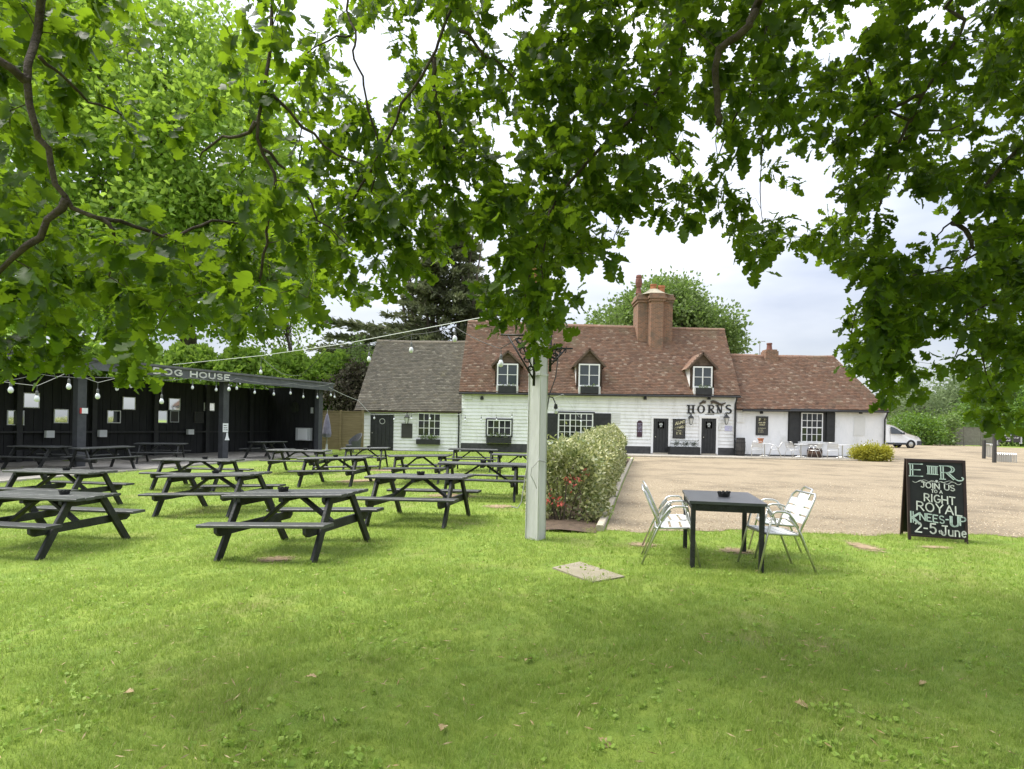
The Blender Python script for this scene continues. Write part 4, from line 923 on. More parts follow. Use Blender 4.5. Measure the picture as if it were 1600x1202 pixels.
for k, (px, d, hh) in enumerate(((-60, 60, 60), (60, 58, 50), (610, 85, 55), (470, 80, 45), (1230, 120, 22), (1310, 118, 26))):
    tree('far_tree', ['far tree behind the left end of the shelter', 'far tree behind the DOG HOUSE lettering', 'far tree behind the grey roofed wing', 'far tree between the shelter and the cypress', 'far tree behind the low wing chimney', 'far tree behind the right end of the low wing roof'][k], (at(px,690,d).x, d, 0), [PXB(px,665-hh*.4,d,70,5,hh)], M['leaf_mid'], .5, 60, 50, 2.0, 60 + k, .3, group='far trees behind the buildings', limbs=8)

# fences
def fence(name, label, px0, px1, pyb, d, h, m, npan, rows, group=None):
    a, b = at(px0, pyb, d), at(px1, pyb, d); z = gz((a.x+b.x)/2, d); t = thing(name, label, 'fence', (a.x, d, z), group=group); w = (b.x - a.x)/npan
    for i in range(npan + 1): MB().box(i*w-.06, -.06, 0, i*w+.06, .06, h+.1).build('post', m, t)
    for i in range(npan):
        for j in range(rows):
            z0 = .06 + j*(h-.06)/rows; MB().add([(i*w+.07,-.03,z0),((i+1)*w-.07,-.03,z0+ru(-.01,.01)),((i+1)*w-.07,-.012,z0+(h-.06)/rows+.02),(i*w+.07,-.012,z0+(h-.06)/rows+.02)], [(0,1,2,3)]).box(i*w+.07, -.011, z0+.005, (i+1)*w-.07, .01, z0+(h-.06)/rows-.002).build('slat', m, t)
        MB().box(i*w+.06, -.05, h+.005, (i+1)*w-.06, .05, h+.05).build('capping', m, t)
    return t
fence('panel_fence', 'yellow brown panel fence between the shelter and the grey roofed wing', 497, 566, 700, 33.6, 2.15, M['fencewood'], 2, 14)
fence('far_fence', 'weathered grey panel fence at the far side of the car park', 1425, 1560, 695, 62, 1.85, M['farfence'], 5, 6)

# ------------------------------------------------------------------ the open black shelter
q1, q2, q3 = gnd(128, 730), gnd(352, 714), gnd(502, 709)
fd = Vector((q3.x - q1.x, q3.y - q1.y, 0)); fd.normalize(); fn = Vector((-fd.y, fd.x, 0))        # along the front, and towards the back
f0 = Vector((q1.x, q1.y, 0)) - fd*9.0; flen = (Vector((q3.x, q3.y, 0)) - f0).length; ST, SB = 3.18, 3.9
shelter = thing('open_shelter', 'long open fronted black timber drinking shelter with grey fascia', 'shelter', (f0.x, f0.y, 0), math.atan2(fd.y, fd.x))
DP = 3.6
SH = Matrix.Translation(shelter.location) @ Matrix.Rotation(math.atan2(fd.y, fd.x), 4, 'Z')
SHI = SH.inverted()
def on_plane(px, py, y_local):
    """where the ray through the pixel meets the shelter's plane y = y_local"""
    a, b = ray(px, py); o = SHI @ Vector((0,0,EYE)); d = SHI.to_3x3() @ Vector((a, 1, b)); t = (y_local - o.y)/d.y; return o + d*t
for s_ in ((q1 - fd*6.3 - f0).dot(fd), on_plane(127, 680, 0).x, on_plane(352, 680, 0).x, on_plane(500, 680, 0).x):
    MB().box(s_-.14, -.02, -.3, s_+.14, .24, ST).build('post', M['shedpost'], shelter)
bw = MB().box(0, DP, -.3, flen, DP+.08, ST).build('back_wall', M['shedw'], shelter)
n = int(flen/.3)
for i in range(n): MB().bar((( i+.5)*flen/n, DP-.012, -.3), ((i+.5)*flen/n, DP-.012, ST), .03, flen/n-.015, up=(1,0,0)).build('wall_plank', M['shedw'], bw)
for i in range(8): MB().box(flen*(i+.5)/8-.09, DP-.2, -.3, flen*(i+.5)/8+.09, DP-.03, ST).build('wall_stud', M['black'], shelter)
MB().box(0, DP-.16, .95, flen, DP-.205, 1.02).build('wall_rail', M['black'], shelter)
ew = MB().box(flen-.02, .24, -.3, flen+.06, DP, ST+.1).build('end_wall', M['shedw'], shelter)
for i in range(11): MB().bar((flen-.03, .24+(i+.5)*(DP-.24)/11, -.3), (flen-.03, .24+(i+.5)*(DP-.24)/11, ST), .03, .29, up=(0,1,0)).build('wall_plank', M['shedw'], ew)
MB().add([(-.3,-.35,ST+.34),(flen+.5,-.35,ST+.34),(flen+.5,DP+.3,ST+.62),(-.3,DP+.3,ST+.62),(-.3,-.35,ST+.26),(flen+.5,-.35,ST+.26),(flen+.5,DP+.3,ST+.54),(-.3,DP+.3,ST+.54)], [(0,1,2,3),(7,6,5,4),(0,4,5,1),(1,5,6,2),(2,6,7,3),(3,7,4,0)]).build('roof', M['felt'], shelter)
for i in range(6):
    w = (flen+.7)/6; MB().box(-.25+i*w+.003, -.3, ST-.06, -.25+(i+1)*w-.003, -.26, ST+.26).build('fascia_board', M['fascia'], shelter)
MB().box(-.3, -.25, ST+.0, flen, .0, ST+.2).build('front_beam', M['black'], shelter)
# sign letters on the fascia
lp0, lp1 = on_plane(240, 583, -.3), on_plane(358, 590, -.3)
wtx = text_width('DOG HOUSE', .3); hgt = .2; sc_ = (lp1.x - lp0.x)/wtx/hgt; x = lp0.x
for c_ in 'DOG HOUSE':
    if c_ != ' ':
        s = MB(); strokes(s, c_, x, ST+.01, hgt, .05, lambda x, z, t: (x, -.302-.03*t, z), wscale=sc_); s.build('letter', M['grille'], shelter)
    x += (FONT[c_][0] + .3)*hgt*sc_
# mirrors and things on the shelter walls
def wall_item(name, label, cat, px0, py0, px1, py1, m, frame=None, depth=.03, yl=None, group=None):
    yl = DP - .06 if yl is None else yl
    a, b = on_plane(px0, py1, yl), on_plane(px1, py0, yl); c = SH @ Vector(((a.x+b.x)/2, yl, (a.z+b.z)/2)); w, h = (b.x-a.x)/2, (b.z-a.z)/2
    t = thing(name, label, cat, c, math.atan2(fd.y, fd.x), group=group)
    MB().box(-w, -depth, -h, w, .0, h).build('glass' if m is M['mirror'] else 'panel', m, t)
    if frame:
        e = .03; f = MB(); f.box(-w-e, -depth-.01, -h-e, w+e, 0, -h); f.box(-w-e, -depth-.01, h, w+e, 0, h+e); f.box(-w-e, -depth-.008, -h, -w, 0, h); f.box(w, -depth-.008, -h, w+e, 0, h); f.build('frame', frame, t)
    return t
MG = 'small mirrors on the shelter back wall'
for lab, a in (('square mirror high on the back wall of the first shelter bay from the left', (37,616,60,636)), ('lower left square mirror in the first shelter bay', (12,643,36,663)),
               ('square mirror beside the left front post of the shelter', (85,641,105,660)), ('upper mirror with white frame in the second bay of the shelter', (192,622,210,639)),
               ('lower mirror with white frame in the second bay of the shelter', (168,643,187,660)), ('bright square mirror above another in the third shelter bay', (264,624,280,640)),
               ('left mirror of the lower pair in the third shelter bay', (243,643,260,660)), ('green reflecting mirror under a dark shelf in the fourth bay', (319,631,334,641))):
    wall_item('mirror', lab, 'mirror', *a, M['mirror'], M['white'] if 'white' in lab else M['paper'], group=MG)
wall_item('framed_picture', 'dark framed picture right of the lower pair of mirrors', 'picture', 266, 643, 278, 659, M['signgrey'], M['cabinet'])
wall_item('framed_picture', 'empty thin black frame beneath the green mirror', 'picture', 304, 645, 317, 660, M['slate'], M['signgrey'])
for lab, a in (('small white heater box on the stud left of the front post', (69,673,82,684)), ('small white heater box in the second bay of the shelter', (152,672,164,683)), ('small white heater box low in the fourth bay', (291,671,300,679))):
    wall_item('heater_box', lab, 'box', *a, M['paper'], depth=.14, yl=DP-.21, group='white heater boxes')
# on the end wall (plane x = flen - .05)
def on_end(px, py, xl):
    a, b = ray(px, py); o = SHI @ Vector((0,0,EYE)); d = SHI.to_3x3() @ Vector((a, 1, b)); t = (xl - o.x)/d.x; return o + d*t
def end_item(name, label, cat, px0, py0, px1, py1, m, mat_name='panel', depth=.04):
    a, b = on_end(px0, py1, flen-.06), on_end(px1, py0, flen-.06); c = SH @ Vector((flen-.05, (a.y+b.y)/2, (a.z+b.z)/2)); w, h = abs(b.y-a.y)/2, (b.z-a.z)/2
    t = thing(name, label, cat, c, math.atan2(fd.y, fd.x)); MB().box(-depth, -w, -h, 0, w, h).build(mat_name, m, t); return t
t = end_item('wall_cabinet', 'pale grey cabinet on the end wall of the shelter', 'cabinet', 466, 669, 488, 688, M['cabinet'], 'body', .2)
MB().box(-.215, -.3, -.28, -.201, .3, .28).build('door', M['paper'], t)
t = end_item('round_mirror', 'round mirror above the grey cabinet on the shelter end wall', 'mirror', 457, 630, 465, 644, M['signgrey'], 'back', .02)
MB().add([(-.03, .3*math.cos(a*math.pi/8), .3*math.sin(a*math.pi/8)) for a in range(16)], [tuple(range(16))]).build('glass', M['mirror'], t)
end_item('switch_box', 'small pale switch box high beside the end post of the shelter', 'box', 486, 637, 490, 646, M['cabinet'])
# notices on the front posts
def post_notice(px, py, w, h, label, m, tri=False):
    q = on_plane(px, py, -.03); c = SH @ Vector((q.x, -.035, q.z)); t = thing('notice', label, 'notice', c, math.atan2(fd.y, fd.x))
    if tri: MB().prism([(-w*.5,-h/2),(w*.5,-h/2),(w*.22,0),(w*.12,h/2),(-w*.12,h/2),(-w*.22,0)], -.012, 0).build('sheet', m, t)
    else: MB().box(-w/2, -.012, -h/2, w/2, 0, h/2).build('sheet', m, t)
    s = MB()
    for k in range(3): scribble(s, -w*.36, w*.3, h*(-.3+.25*k), h*.12, .01, lambda x, z, tt: (x, -.013-.004*tt, z))
    if not tri: s.build('lettering', M['signgrey'], t)
post_notice(352, 668.5, .26, .36, 'white paper notice on the second front post of the shelter', M['paper'])
post_notice(354.5, 682, .24, .32, 'white bell shaped plaque below the paper notice on the shelter post', M['paper'], True)
q = on_plane(131, 642, -.03); c = SH @ Vector((q.x, -.035, q.z)); t = thing('post_sticker', 'small red and white sticker on the left front post of the shelter', 'sticker', c, math.atan2(fd.y, fd.x))
MB().box(-.07, -.01, -.09, .12, 0, .09).build('sheet', M['paper'], t); MB().box(-.13, -.01, -.09, -.07, 0, .09).build('stripe', mat('red_sticker', (0.5,0.03,0.03), rough=.5), t)
# furled parasol and wicker chair by the fence
p = gnd(509, 706); pt = thing('furled_parasol', 'furled lilac grey parasol leaning beside the end of the shelter', 'parasol', (p.x - .05, p.y + .3, p.z))
MB().lathe([(.04,.72),(.21,.78),(.25,.95),(.20,1.35),(.13,1.7),(.07,1.95),(.02,2.05)], 9).build('canopy', M['cover'], pt)
MB().tube([(0,0,0),(0,0,2.25)], .025, 6).build('pole', M['alu'], pt); MB().lathe([(.3,0),(.3,.07),(.06,.1),(.05,.4)], 12).build('base', M['cabinet'], pt)
p = gnd(548, 708); wc = thing('wicker_chair', 'round backed grey wicker chair beside the wing door', 'chair', (p.x, p.y + .4, p.z), R(-25))
mb = MB(); n = 14
for i in range(n):
    a0, a1 = R(20 + 220*i/n - 110 + 20), R(20 + 220*(i+1)/n - 110 + 20)
    f = lambda a: .62 + .42*max(0, math.cos(a - R(20)))
    A = lambda a, r_: (-r_*math.sin(a)*0 + r_*math.sin(a), r_*math.cos(a))
    for z0, z1 in ((.30, None),):
        pass
    p0, p1 = (.36*math.sin(a0), .36*math.cos(a0)), (.36*math.sin(a1), .36*math.cos(a1)); o0, o1 = (.43*math.sin(a0), .43*math.cos(a0)), (.43*math.sin(a1), .43*math.cos(a1))
    mb.add([(p0[0],p0[1],.3),(p1[0],p1[1],.3),(o1[0],o1[1],f(a1)),(o0[0],o0[1],f(a0)),(p0[0]*1.08,p0[1]*1.08,.3),(p1[0]*1.08,p1[1]*1.08,.3),(o1[0]*1.08,o1[1]*1.08,f(a1)),(o0[0]*1.08,o0[1]*1.08,f(a0))], [(0,1,2,3),(7,6,5,4),(3,2,6,7)])
mb.build('backrest', M['wicker'], wc); MB().lathe([(.36,.3),(.38,.38),(.36,.42),(.1,.43)], 14).build('seat', M['wicker'], wc)
for sx in (-1, 1):
    for sy in (-1, 1): MB().tube([(sx*.22, sy*.22, .3), (sx*.27, sy*.27, 0)], .025, 6).build('leg', M['wicker'], wc)

# ------------------------------------------------------------------ white post with its iron brackets and hanging panel
pb = gnd(837, 845)
sp = thing('sign_post', 'tall pale grey square post with iron scroll brackets beside the hedge', 'post', (pb.x, pb.y + .14, pb.z))
PH, pr = 4.55, R(-34)
def sq(h0, h1, w0, w1, m, name, ch=.012):
    a, b = w0/2, w1/2; v = []
    for z, w in ((h0, a), (h1, b)):
        for sx, sy in ((-1,-1),(1,-1),(1,1),(-1,1)):
            for c1, c2 in (((1, 0), (0, 1)) if sx*sy > 0 else ((0, 1), (1, 0))):
                x, y = sx*(w - ch*c1), sy*(w - ch*c2); v.append((x*math.cos(pr) - y*math.sin(pr), x*math.sin(pr) + y*math.cos(pr), z))
    return MB().add(v, [(i, (i+1) % 8, 8+(i+1) % 8, 8+i) for i in range(8)] + [tuple(range(8, 16)), tuple(reversed(range(8)))]).build(name, m, sp)
zj = (843 - 592)/950*8.45
sq(-.1, zj, .215, .20, M['post'], 'post'); sq(zj + .02, PH, .195, .155, M['post'], 'post'); sq(zj - .005, zj + .025, .214, .212, M['post'], 'band')
def bracket(side, x0, reach, ztop, zbot, name='bracket'):
    b = MB(); sx = side
    b.bar((sx*x0, -.13, zbot-.08), (sx*x0, -.13, ztop+.22), .035, .022)
    b.bar((sx*x0, -.13, zbot), (sx*(x0+reach), -.13, ztop), .02, .022); b.bar((sx*(x0-.02), -.13, ztop+.01), (sx*(x0+reach+.1), -.13, ztop+.012), .022, .02)
    b.tube([(sx*(x0+.02), -.13, zbot+.16), (sx*(x0+reach*.25), -.13, zbot+.3), (sx*(x0+reach*.42), -.13, ztop-.16), (sx*(x0+reach*.72), -.13, ztop-.03)], .011, 6)
    for f_, rr in ((.18, .035), (.38, .045), (.58, .06), (.8, .045)):
        cx_, cz_ = x0 + reach*f_*.72, zbot + (ztop-zbot)*f_ + .05
        b.tube([(sx*(cx_ + rr*(1-.02*k)*math.cos(k*.45)), -.13, cz_ + rr*(1-.02*k)*math.sin(k*.45)) for k in range(20)], .008, 5)
    return b.build(name, M['iron'], sp, smooth=True)
kz = 8.45/950
bracket(-1, .065, .36, pb.z*0 + (845-536)*kz, (845-602)*kz); bracket(1, .15, .2, (843-553)*kz, (843-578)*kz)
MB().tube([(.16,-.12,2.95),(.12,-.12,3.02),(.2,-.13,3.05),(.26,-.13,2.95),(.2,-.13,2.88)], .01, 6).tube([(.36,-.13,2.62),(.36,-.13,2.56),(.345,-.13,2.53)], .008, 5).build('hook', M['iron'], sp)
fb = MB(); fb.box(-.26, -.06, PH-1.2, -.05, .0, PH-.85); fb.build('hanging_panel', M['orange'], sp)
# loose cable on the post
cb = MB(); cb.tube([(.13,-.03,1.05),(.02,-.16,1.08),(-.07,-.17,.98),(-.085,-.17,.88),(-.03,-.17,.78),(0,-.17,.7)], .006, 5)
cb.tube([(-.13,-.02,1.0),(-.16,-.03,.8),(-.2,-.05,.5),(-.25,-.05,.42),(-.34,-.05,.44)], .008, 5); cb.build('cable', M['cable'], sp)

# ------------------------------------------------------------------ the variegated hedge beside the post
H0 = gnd(877, 820) + Vector((.05, .35, 0)); H1 = Vector((kerb_x(KC.y - 4) - .75, KC.y - 3, 0)); H0.z = 0
hg = hedge_box('variegated_hedge', 'variegated cream and green hedge running from the white post to the pub', H0, H1, 1.1, 1.13, 1.55, M['leaf_var'], 62000, .082, 77, wid_leaf=.5, rough=.14, lo=.04, roundtop=.5)
rng = np.random.RandomState(5)
ctr = [(gnd(872, 820) + Vector((0, .7, 0)), z) for z in (.85, .45, .6, .2)]
RP = np.concatenate([rng.normal(size=(13, 3))*.05 + np.array(v) for v in ((H0.x-.42, H0.y-.3, .92), (H0.x+.05, H0.y-.35, .68), (H0.x-.28, H0.y-.4, .42), (H0.x+.25, H0.y-.2, .75), (H0.x-.1, H0.y-.38, .35))])
V, Fq = leaf_cards(RP - np.array(H0), rng.normal(size=RP.shape) + np.array((0, -.4, .4)), .085, .45, rng)
rl = thing('red_leaved_shrub', 'few red young shoots poking out of the near end of the hedge', 'shrub', H0); link('leaves', npmesh('leaves', V, Fq, M['leaf_red'], 4), rl)
st = MB()
for k in range(9): a = RP[rng.randint(len(RP))] - np.array(H0); st.tube([(a[0]*.3, a[1]*.3, .02), (a[0]*.6, a[1]*.7, a[2]*.6), a], [.012, .008, .003], 4)
stuff(st.build('stems', M['trunk'], rl))

# ------------------------------------------------------------------ picnic tables
FX, FY = .62, .68          # foot positions of the A frames
def picnic():
    t = thing('picnic_table', '', 'picnic table', (0,0,0), group='black stained picnic tables on the pub lawn')
    for i in range(5):
        y = -.29 + .145*i; MB().bar((-.81+ru(-.008,.008), y, .725+ru(-.003,.003)), (.81+ru(-.008,.008), y, .725+ru(-.003,.003)), .135, .036, ch=.007).build('table_plank', M['picnic'], t)
    for s in (-1, 1):
        MB().bar((-.82, s*.66, .43), (.82, s*.66, .432), .23, .038, ch=.008).build('seat_plank', M['picnic'], t)
    for sx in (-1, 1):
        x = sx*FX
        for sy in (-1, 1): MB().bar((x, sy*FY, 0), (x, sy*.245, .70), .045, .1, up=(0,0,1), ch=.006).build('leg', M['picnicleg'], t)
        xb = x - sx*.048
        MB().prism([(-.76,.41),(-.76,.35),(-.70,.30),(.70,.30),(.76,.35),(.76,.41)], -.022, .022)
        b = MB(); pr_ = [(-.76,.41),(-.76,.35),(-.70,.305),(.70,.305),(.76,.35),(.76,.41)]; n = 6
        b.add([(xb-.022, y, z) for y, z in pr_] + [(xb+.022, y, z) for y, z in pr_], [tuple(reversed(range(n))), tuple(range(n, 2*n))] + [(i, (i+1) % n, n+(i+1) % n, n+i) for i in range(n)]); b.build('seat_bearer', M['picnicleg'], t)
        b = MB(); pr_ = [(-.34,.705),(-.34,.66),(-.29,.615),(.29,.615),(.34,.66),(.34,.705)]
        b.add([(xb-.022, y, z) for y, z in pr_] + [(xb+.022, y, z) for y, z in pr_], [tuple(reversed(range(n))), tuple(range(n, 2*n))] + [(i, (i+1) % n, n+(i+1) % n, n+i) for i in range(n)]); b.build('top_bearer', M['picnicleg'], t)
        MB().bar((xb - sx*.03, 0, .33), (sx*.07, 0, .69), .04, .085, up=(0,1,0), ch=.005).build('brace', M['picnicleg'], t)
    MB().box(-.03, -.33, .655, .03, .33, .706).build('centre_batten', M['picnicleg'], t)
    return t
PT = picnic()
def ashtray():
    t = thing('ashtray', '', 'ashtray', (0,0,0), group='black ashtrays on the outdoor tables')
    b = MB(); n = 16
    pr_ = [(.04, 0), (.058, .004), (.066, .045), (.056, .047), (.046, .012), (.0, .011)]
    b.lathe(pr_, n); b.build('bowl', M['slate'], t)
    MB().box(0,0,0,.001,.001,.001)
    r_ = MB()
    for k in range(8): a = 2*math.pi*k/8; r_.box(.055*math.cos(a)-.012, .055*math.sin(a)-.012, .044, .055*math.cos(a)+.012, .055*math.sin(a)+.012, .06)
    r_.build('rim_teeth', M['slate'], t); return t
AT = ashtray()
used = [False, False]
def put_table(px, py, which, head, label, alabel=None, ashx=0.0, ln=1.0):
    """which: 'FR' or 'FL', the foot standing at that pixel; head: turn of the long axis in degrees"""
    g = gnd(px, py); h = R(head); ax = Vector((math.cos(h), math.sin(h), 0)); ay = Vector((-math.sin(h), math.cos(h), 0))
    s = {'FR': 1, 'FL': -1, 'C': 0}[which]; c = g - ax*FX*s*ln + (ay*FY if s else Vector((0,0,0)))
    zc = lambda p: gz(p.x, p.y)
    feet = {(i, j): zc(c + ax*FX*i + ay*FY*j) for i in (-1, 1) for j in (-1, 1)}
    ty = math.atan2((feet[-1,1]+feet[-1,-1]-feet[1,1]-feet[1,-1])/2, 2*FX); tx = math.atan2((feet[1,1]+feet[-1,1]-feet[1,-1]-feet[-1,-1])/2, 2*FY)
    o = PT if not used[0] else copy_tree(PT); used[0] = True
    o['label'] = label; o.location = (c.x, c.y, sum(feet.values())/4 - .008)
    Mx = Matrix.Rotation(h, 4, 'Z') @ Matrix.Rotation(ty, 4, 'Y') @ Matrix.Rotation(tx, 4, 'X'); o.rotation_euler = Mx.to_euler(); o.scale = (ln, 1, 1)
    if alabel:
        a = AT if not used[1] else copy_tree(AT); used[1] = True
        a['label'] = alabel; p = Matrix.Translation(o.location) @ Mx @ Vector((ashx, .03, .744)); a.location = p; a.rotation_euler = Mx.to_euler()
    return o
put_table(489, 881, 'FR', -13, 'nearest picnic table, standing alone in the front centre of the lawn', 'ashtray on the nearest picnic table', -.2)
put_table(60, 876, 'FR', -12, 'near picnic table cut off by the left edge of the photo', 'ashtray on the near picnic table at the left edge', .3, 1.12)
put_table(693, 826, 'FR', -12, 'picnic table behind and right of the nearest one, before the white post', 'ashtray on the picnic table just left of the white post')
put_table(96, 803, 'FR', -10, 'picnic table directly behind the cut off left one', 'ashtray on the picnic table behind the cut off left one', .1, 1.2)
put_table(241, 808, 'FL', -12, 'picnic table with its left bench sticking out behind the nearest table', 'ashtray on the table just behind the nearest picnic table', 0, 1.25)
put_table(236, 766, 'FL', -6, 'picnic table in front of the second shelter post', 'ashtray on the table before the second shelter post', .15, 1.28)
put_table(466, 762, 'FL', -10, 'picnic table in the middle of the lawn with sandy ground round it', 'ashtray on the table with sandy ground round it', 0, 1.15)
put_table(803, 785, 'FR', -3, 'picnic table whose right end is just hidden by the white post', 'ashtray on the table touching the white post in view', 0, 1.15)
put_table(418, 741, 'FL', -4, 'picnic table in front of the end wall of the shelter', 'ashtray on the table before the shelter end wall', .2, 1.15)
put_table(536, 735, 'FL', 0, 'picnic table in front of the black wing door', 'ashtray on the table before the black wing door', .1)
put_table(684, 757, 'FR', -6, 'picnic table between the wing window and the sandy middle table')
put_table(765, 739, 'FR', -3, 'farthest picnic table under the first pub window')
put_table(776, 753, 'FL', -3, 'picnic table mostly behind the white post near the pub wall')
def table_xyz(px, py, head, label):
    g = gnd(px, py); return put_table(px, py, 'C', head, label)
table_xyz(160, 735, 62, 'picnic table standing end on beside the left front post of the shelter')
table_xyz(62, 733, -8, 'picnic table in the dark left bay of the shelter')
table_xyz(252, 724, 16, 'picnic table inside the second bay of the shelter')
table_xyz(418, 717, 72, 'picnic table end on inside the dark right bay of the shelter')

# ------------------------------------------------------------------ square black table and aluminium chairs
tl, tr = gnd(1081, 888), gnd(1187, 893)
BW, BDp = (tr.x - tl.x) + .05, 1.18
tb = thing('garden_table', 'black square legged table on the lawn between four aluminium chairs', 'table', ((tl.x+tr.x)/2 + BDp/2*math.sin(R(12)), (tl.y+tr.y)/2 + BDp/2*math.cos(R(12)) - .03, gz(tl.x, tl.y)), R(-12))
w, d_ = BW/2, BDp/2
MB().box(-w-.02, -d_-.02, .715, w+.02, d_+.02, .745).build('table_top', M['btop'], tb)
ap = MB()
for s in (-1, 1): ap.box(-w+.03, s*d_-.012-(.02*s), .635, w-.03, s*d_+.012-(.02*s), .714); ap.box(s*w-.012-.02*s, -d_+.03, .636, s*w+.012-.02*s, d_-.03, .714)
ap.build('apron', M['picnicleg'], tb)
for sx in (-1, 1):
    for sy in (-1, 1): MB().bar((sx*(w-.025), sy*(d_-.025), 0), (sx*(w-.025), sy*(d_-.025), .714), .052, .052, up=(0,1,0), ch=.006).build('leg', M['picnicleg'], tb)
a = copy_tree(AT); a['label'] = 'notched black ashtray on the square table between the aluminium chairs'; a.location = tb.location + Vector((.02, -.05, .745)); a.scale = (1.1, 1.1, 1.1)
def chair():
    """aluminium stacking armchair facing -Y"""
    t = thing('aluminium_chair', '', 'chair', (0,0,0)); r_ = .0125; W2 = .25
    sf = MB()
    sf.tube([(-W2+.03,-.22,.43),(W2-.03,-.22,.43),(W2,-.19,.435),(W2,.15,.42),(W2-.03,.19,.415),(-W2+.03,.19,.415),(-W2,.15,.42),(-W2,-.19,.435)], r_, 6, closed=True); sf.build('seat_frame', M['alu'], t, smooth=True)
    for s in (-1, 1):
        x = s*(W2+.012)
        MB().tube([(x+s*.015,-.30,0),(x,-.20,.44),(x,-.155,.63)], r_, 6).build('leg', M['alu'], t, smooth=True)
        MB().tube([(x+s*.015,.34,0),(x,.16,.43),(x,.12,.5),(x,.03,.62)], r_, 6).build('leg', M['alu'], t, smooth=True)
        MB().tube([(x,-.157,.62),(x,-.145,.66),(x,-.11,.675),(x,-.02,.672),(x,.03,.655),(x,.075,.60),(x,.13,.5)], r_*1.1, 6).build('armrest', M['alu'], t, smooth=True)
    MB().tube([(-W2,.14,.42),(-W2,.24,.64),(-W2+.01,.32,.82),(-W2+.05,.345,.86),(W2-.05,.345,.86),(W2-.01,.32,.82),(W2,.24,.64),(W2,.14,.42)], r_, 6).build('back_frame', M['alu'], t, smooth=True)
    for k in range(3):
        y0 = -.195 + .118*k; MB().box(-W2+.005, y0, .431-.006*k, W2-.005, y0+.09, .443-.006*k).build('seat_slat', M['aluslat'], t)
    for k in range(3):
        f0, f1 = .28 + .2*k, .28 + .2*k + .155
        P = lambda f: (.14 + .2*f, .42 + .44*f)
        a0, a1 = P(f0), P(f1)
        MB().add([(-W2+.01,a0[0]-.005,a0[1]),(W2-.01,a0[0]-.005,a0[1]),(W2-.01,a1[0]-.005,a1[1]),(-W2+.01,a1[0]-.005,a1[1]),(-W2+.01,a0[0]+.008,a0[1]),(W2-.01,a0[0]+.008,a0[1]),(W2-.01,a1[0]+.008,a1[1]),(-W2+.01,a1[0]+.008,a1[1])], [(0,1,2,3),(7,6,5,4),(0,4,5,1),(2,6,7,3),(1,5,6,2),(3,7,4,0)]).build('back_slat', M['aluslat'], t)
    return t
CH = chair(); CH['group'] = 'aluminium armchairs'
tx, ty_ = tb.location.x, tb.location.y
def place_chair(src, x, y, z, rz, label): 
    o = src if 'used' not in src else copy_tree(src); src['used'] = 1; o.location = (x, y, z); o.rotation_euler = (0,0,rz); o['label'] = label; return o
def by_table(lx, ly, rz, label):
    a = R(-12); x, y = tx + lx*math.cos(a) - ly*math.sin(a), ty_ + lx*math.sin(a) + ly*math.cos(a); place_chair(CH, x, y, gz(x, y)-.006, R(rz-12), label)
by_table(-.57, -.26, 90, 'near aluminium chair on the left side of the black garden table')
by_table(-.55, .34, 93, 'far aluminium chair on the left side of the black garden table')
by_table(.55, -.28, -76, 'near aluminium chair on the right side of the black garden table')
by_table(.74, .50, -92, 'far aluminium chair pulled back to the right of the garden table')

# ------------------------------------------------------------------ chalk A-board
ca, cb_ = gnd(1423, 846), gnd(1506, 848)
cw_ = (cb_ - ca).length*.94; cc = (ca + cb_)/2
ab = thing('chalkboard_sign', 'black chalk A-board with a royal knees-up notice standing on the lawn edge', 'chalkboard', (cc.x, cc.y, gz(cc.x, cc.y)), R(-19))
hw, HH, ln_ = cw_/2, 1.17, .17
FP = lambda x, z, t: (x, ln_*z/HH - .02 - .004*t, z)
BPp = lambda x, z, t: (x, .40 - ln_*z/HH + .02 + .004*t, z)
def leaf_panel(Pf, nm):
    sgn = -1 if Pf is FP else 1
    def slab(x0, z0, x1, z1, th, name, m, par):
        v = []
        for t in (0, 1):
            for x, z in ((x0,z0),(x1,z0),(x1,z1),(x0,z1)):
                p = Pf(x, z, 0); v.append((p[0], p[1] - sgn*(th*(1-t) if True else 0)*1.0 + sgn*0*t, p[2]))
        f = [(0,1,2,3),(7,6,5,4),(0,4,5,1),(1,5,6,2),(2,6,7,3),(3,7,4,0)]
        return MB().add(v, f).build(name, m, par)
    s = slab(-hw+.03, .075, hw-.03, HH-.035, .02, nm, M['slate'], ab)
    def rail(x0, z0, x1, z1):
        v = []
        for dy in (.012*sgn, -.03*sgn):
            for x, z in ((x0,z0),(x1,z0),(x1,z1),(x0,z1)): p = Pf(x, z, 0); v.append((p[0], p[1]+dy*(1 if sgn < 0 else 1), p[2]))
        return MB().add(v, [(0,1,2,3),(7,6,5,4),(0,4,5,1),(1,5,6,2),(2,6,7,3),(3,7,4,0)])
    for x0, z0, x1, z1 in ((-hw,0,-hw+.035,HH),(hw-.035,0,hw,HH),(-hw+.036,HH-.04,hw-.036,HH),(-hw+.036,.06,hw-.036,.085)): rail(x0,z0,x1,z1).build('frame_rail', M['maroon'], ab)
leaf_panel(FP, 'front_board'); leaf_panel(BPp, 'back_board')
def FPx(x, z, t): p = FP(x, z, 0); return (p[0], p[1] - .022 - .003*t, p[2])
def line(t, xc, z, h, wgt, m='chalk', ws=1.0, slope=0.0, sp=.22, drop=None):
    s = MB(); w = text_width(t, sp)*h*ws; strokes(s, t, xc-w/2, z - slope*xc, h, wgt, FPx, sp, ws, slope); return s
def chalk(name, items, m):
    s = MB()
    for it in items: q = line(*it[0], **it[1]); s.add(q.v, q.f)
    return s.build(name, m, ab)
big = MB()
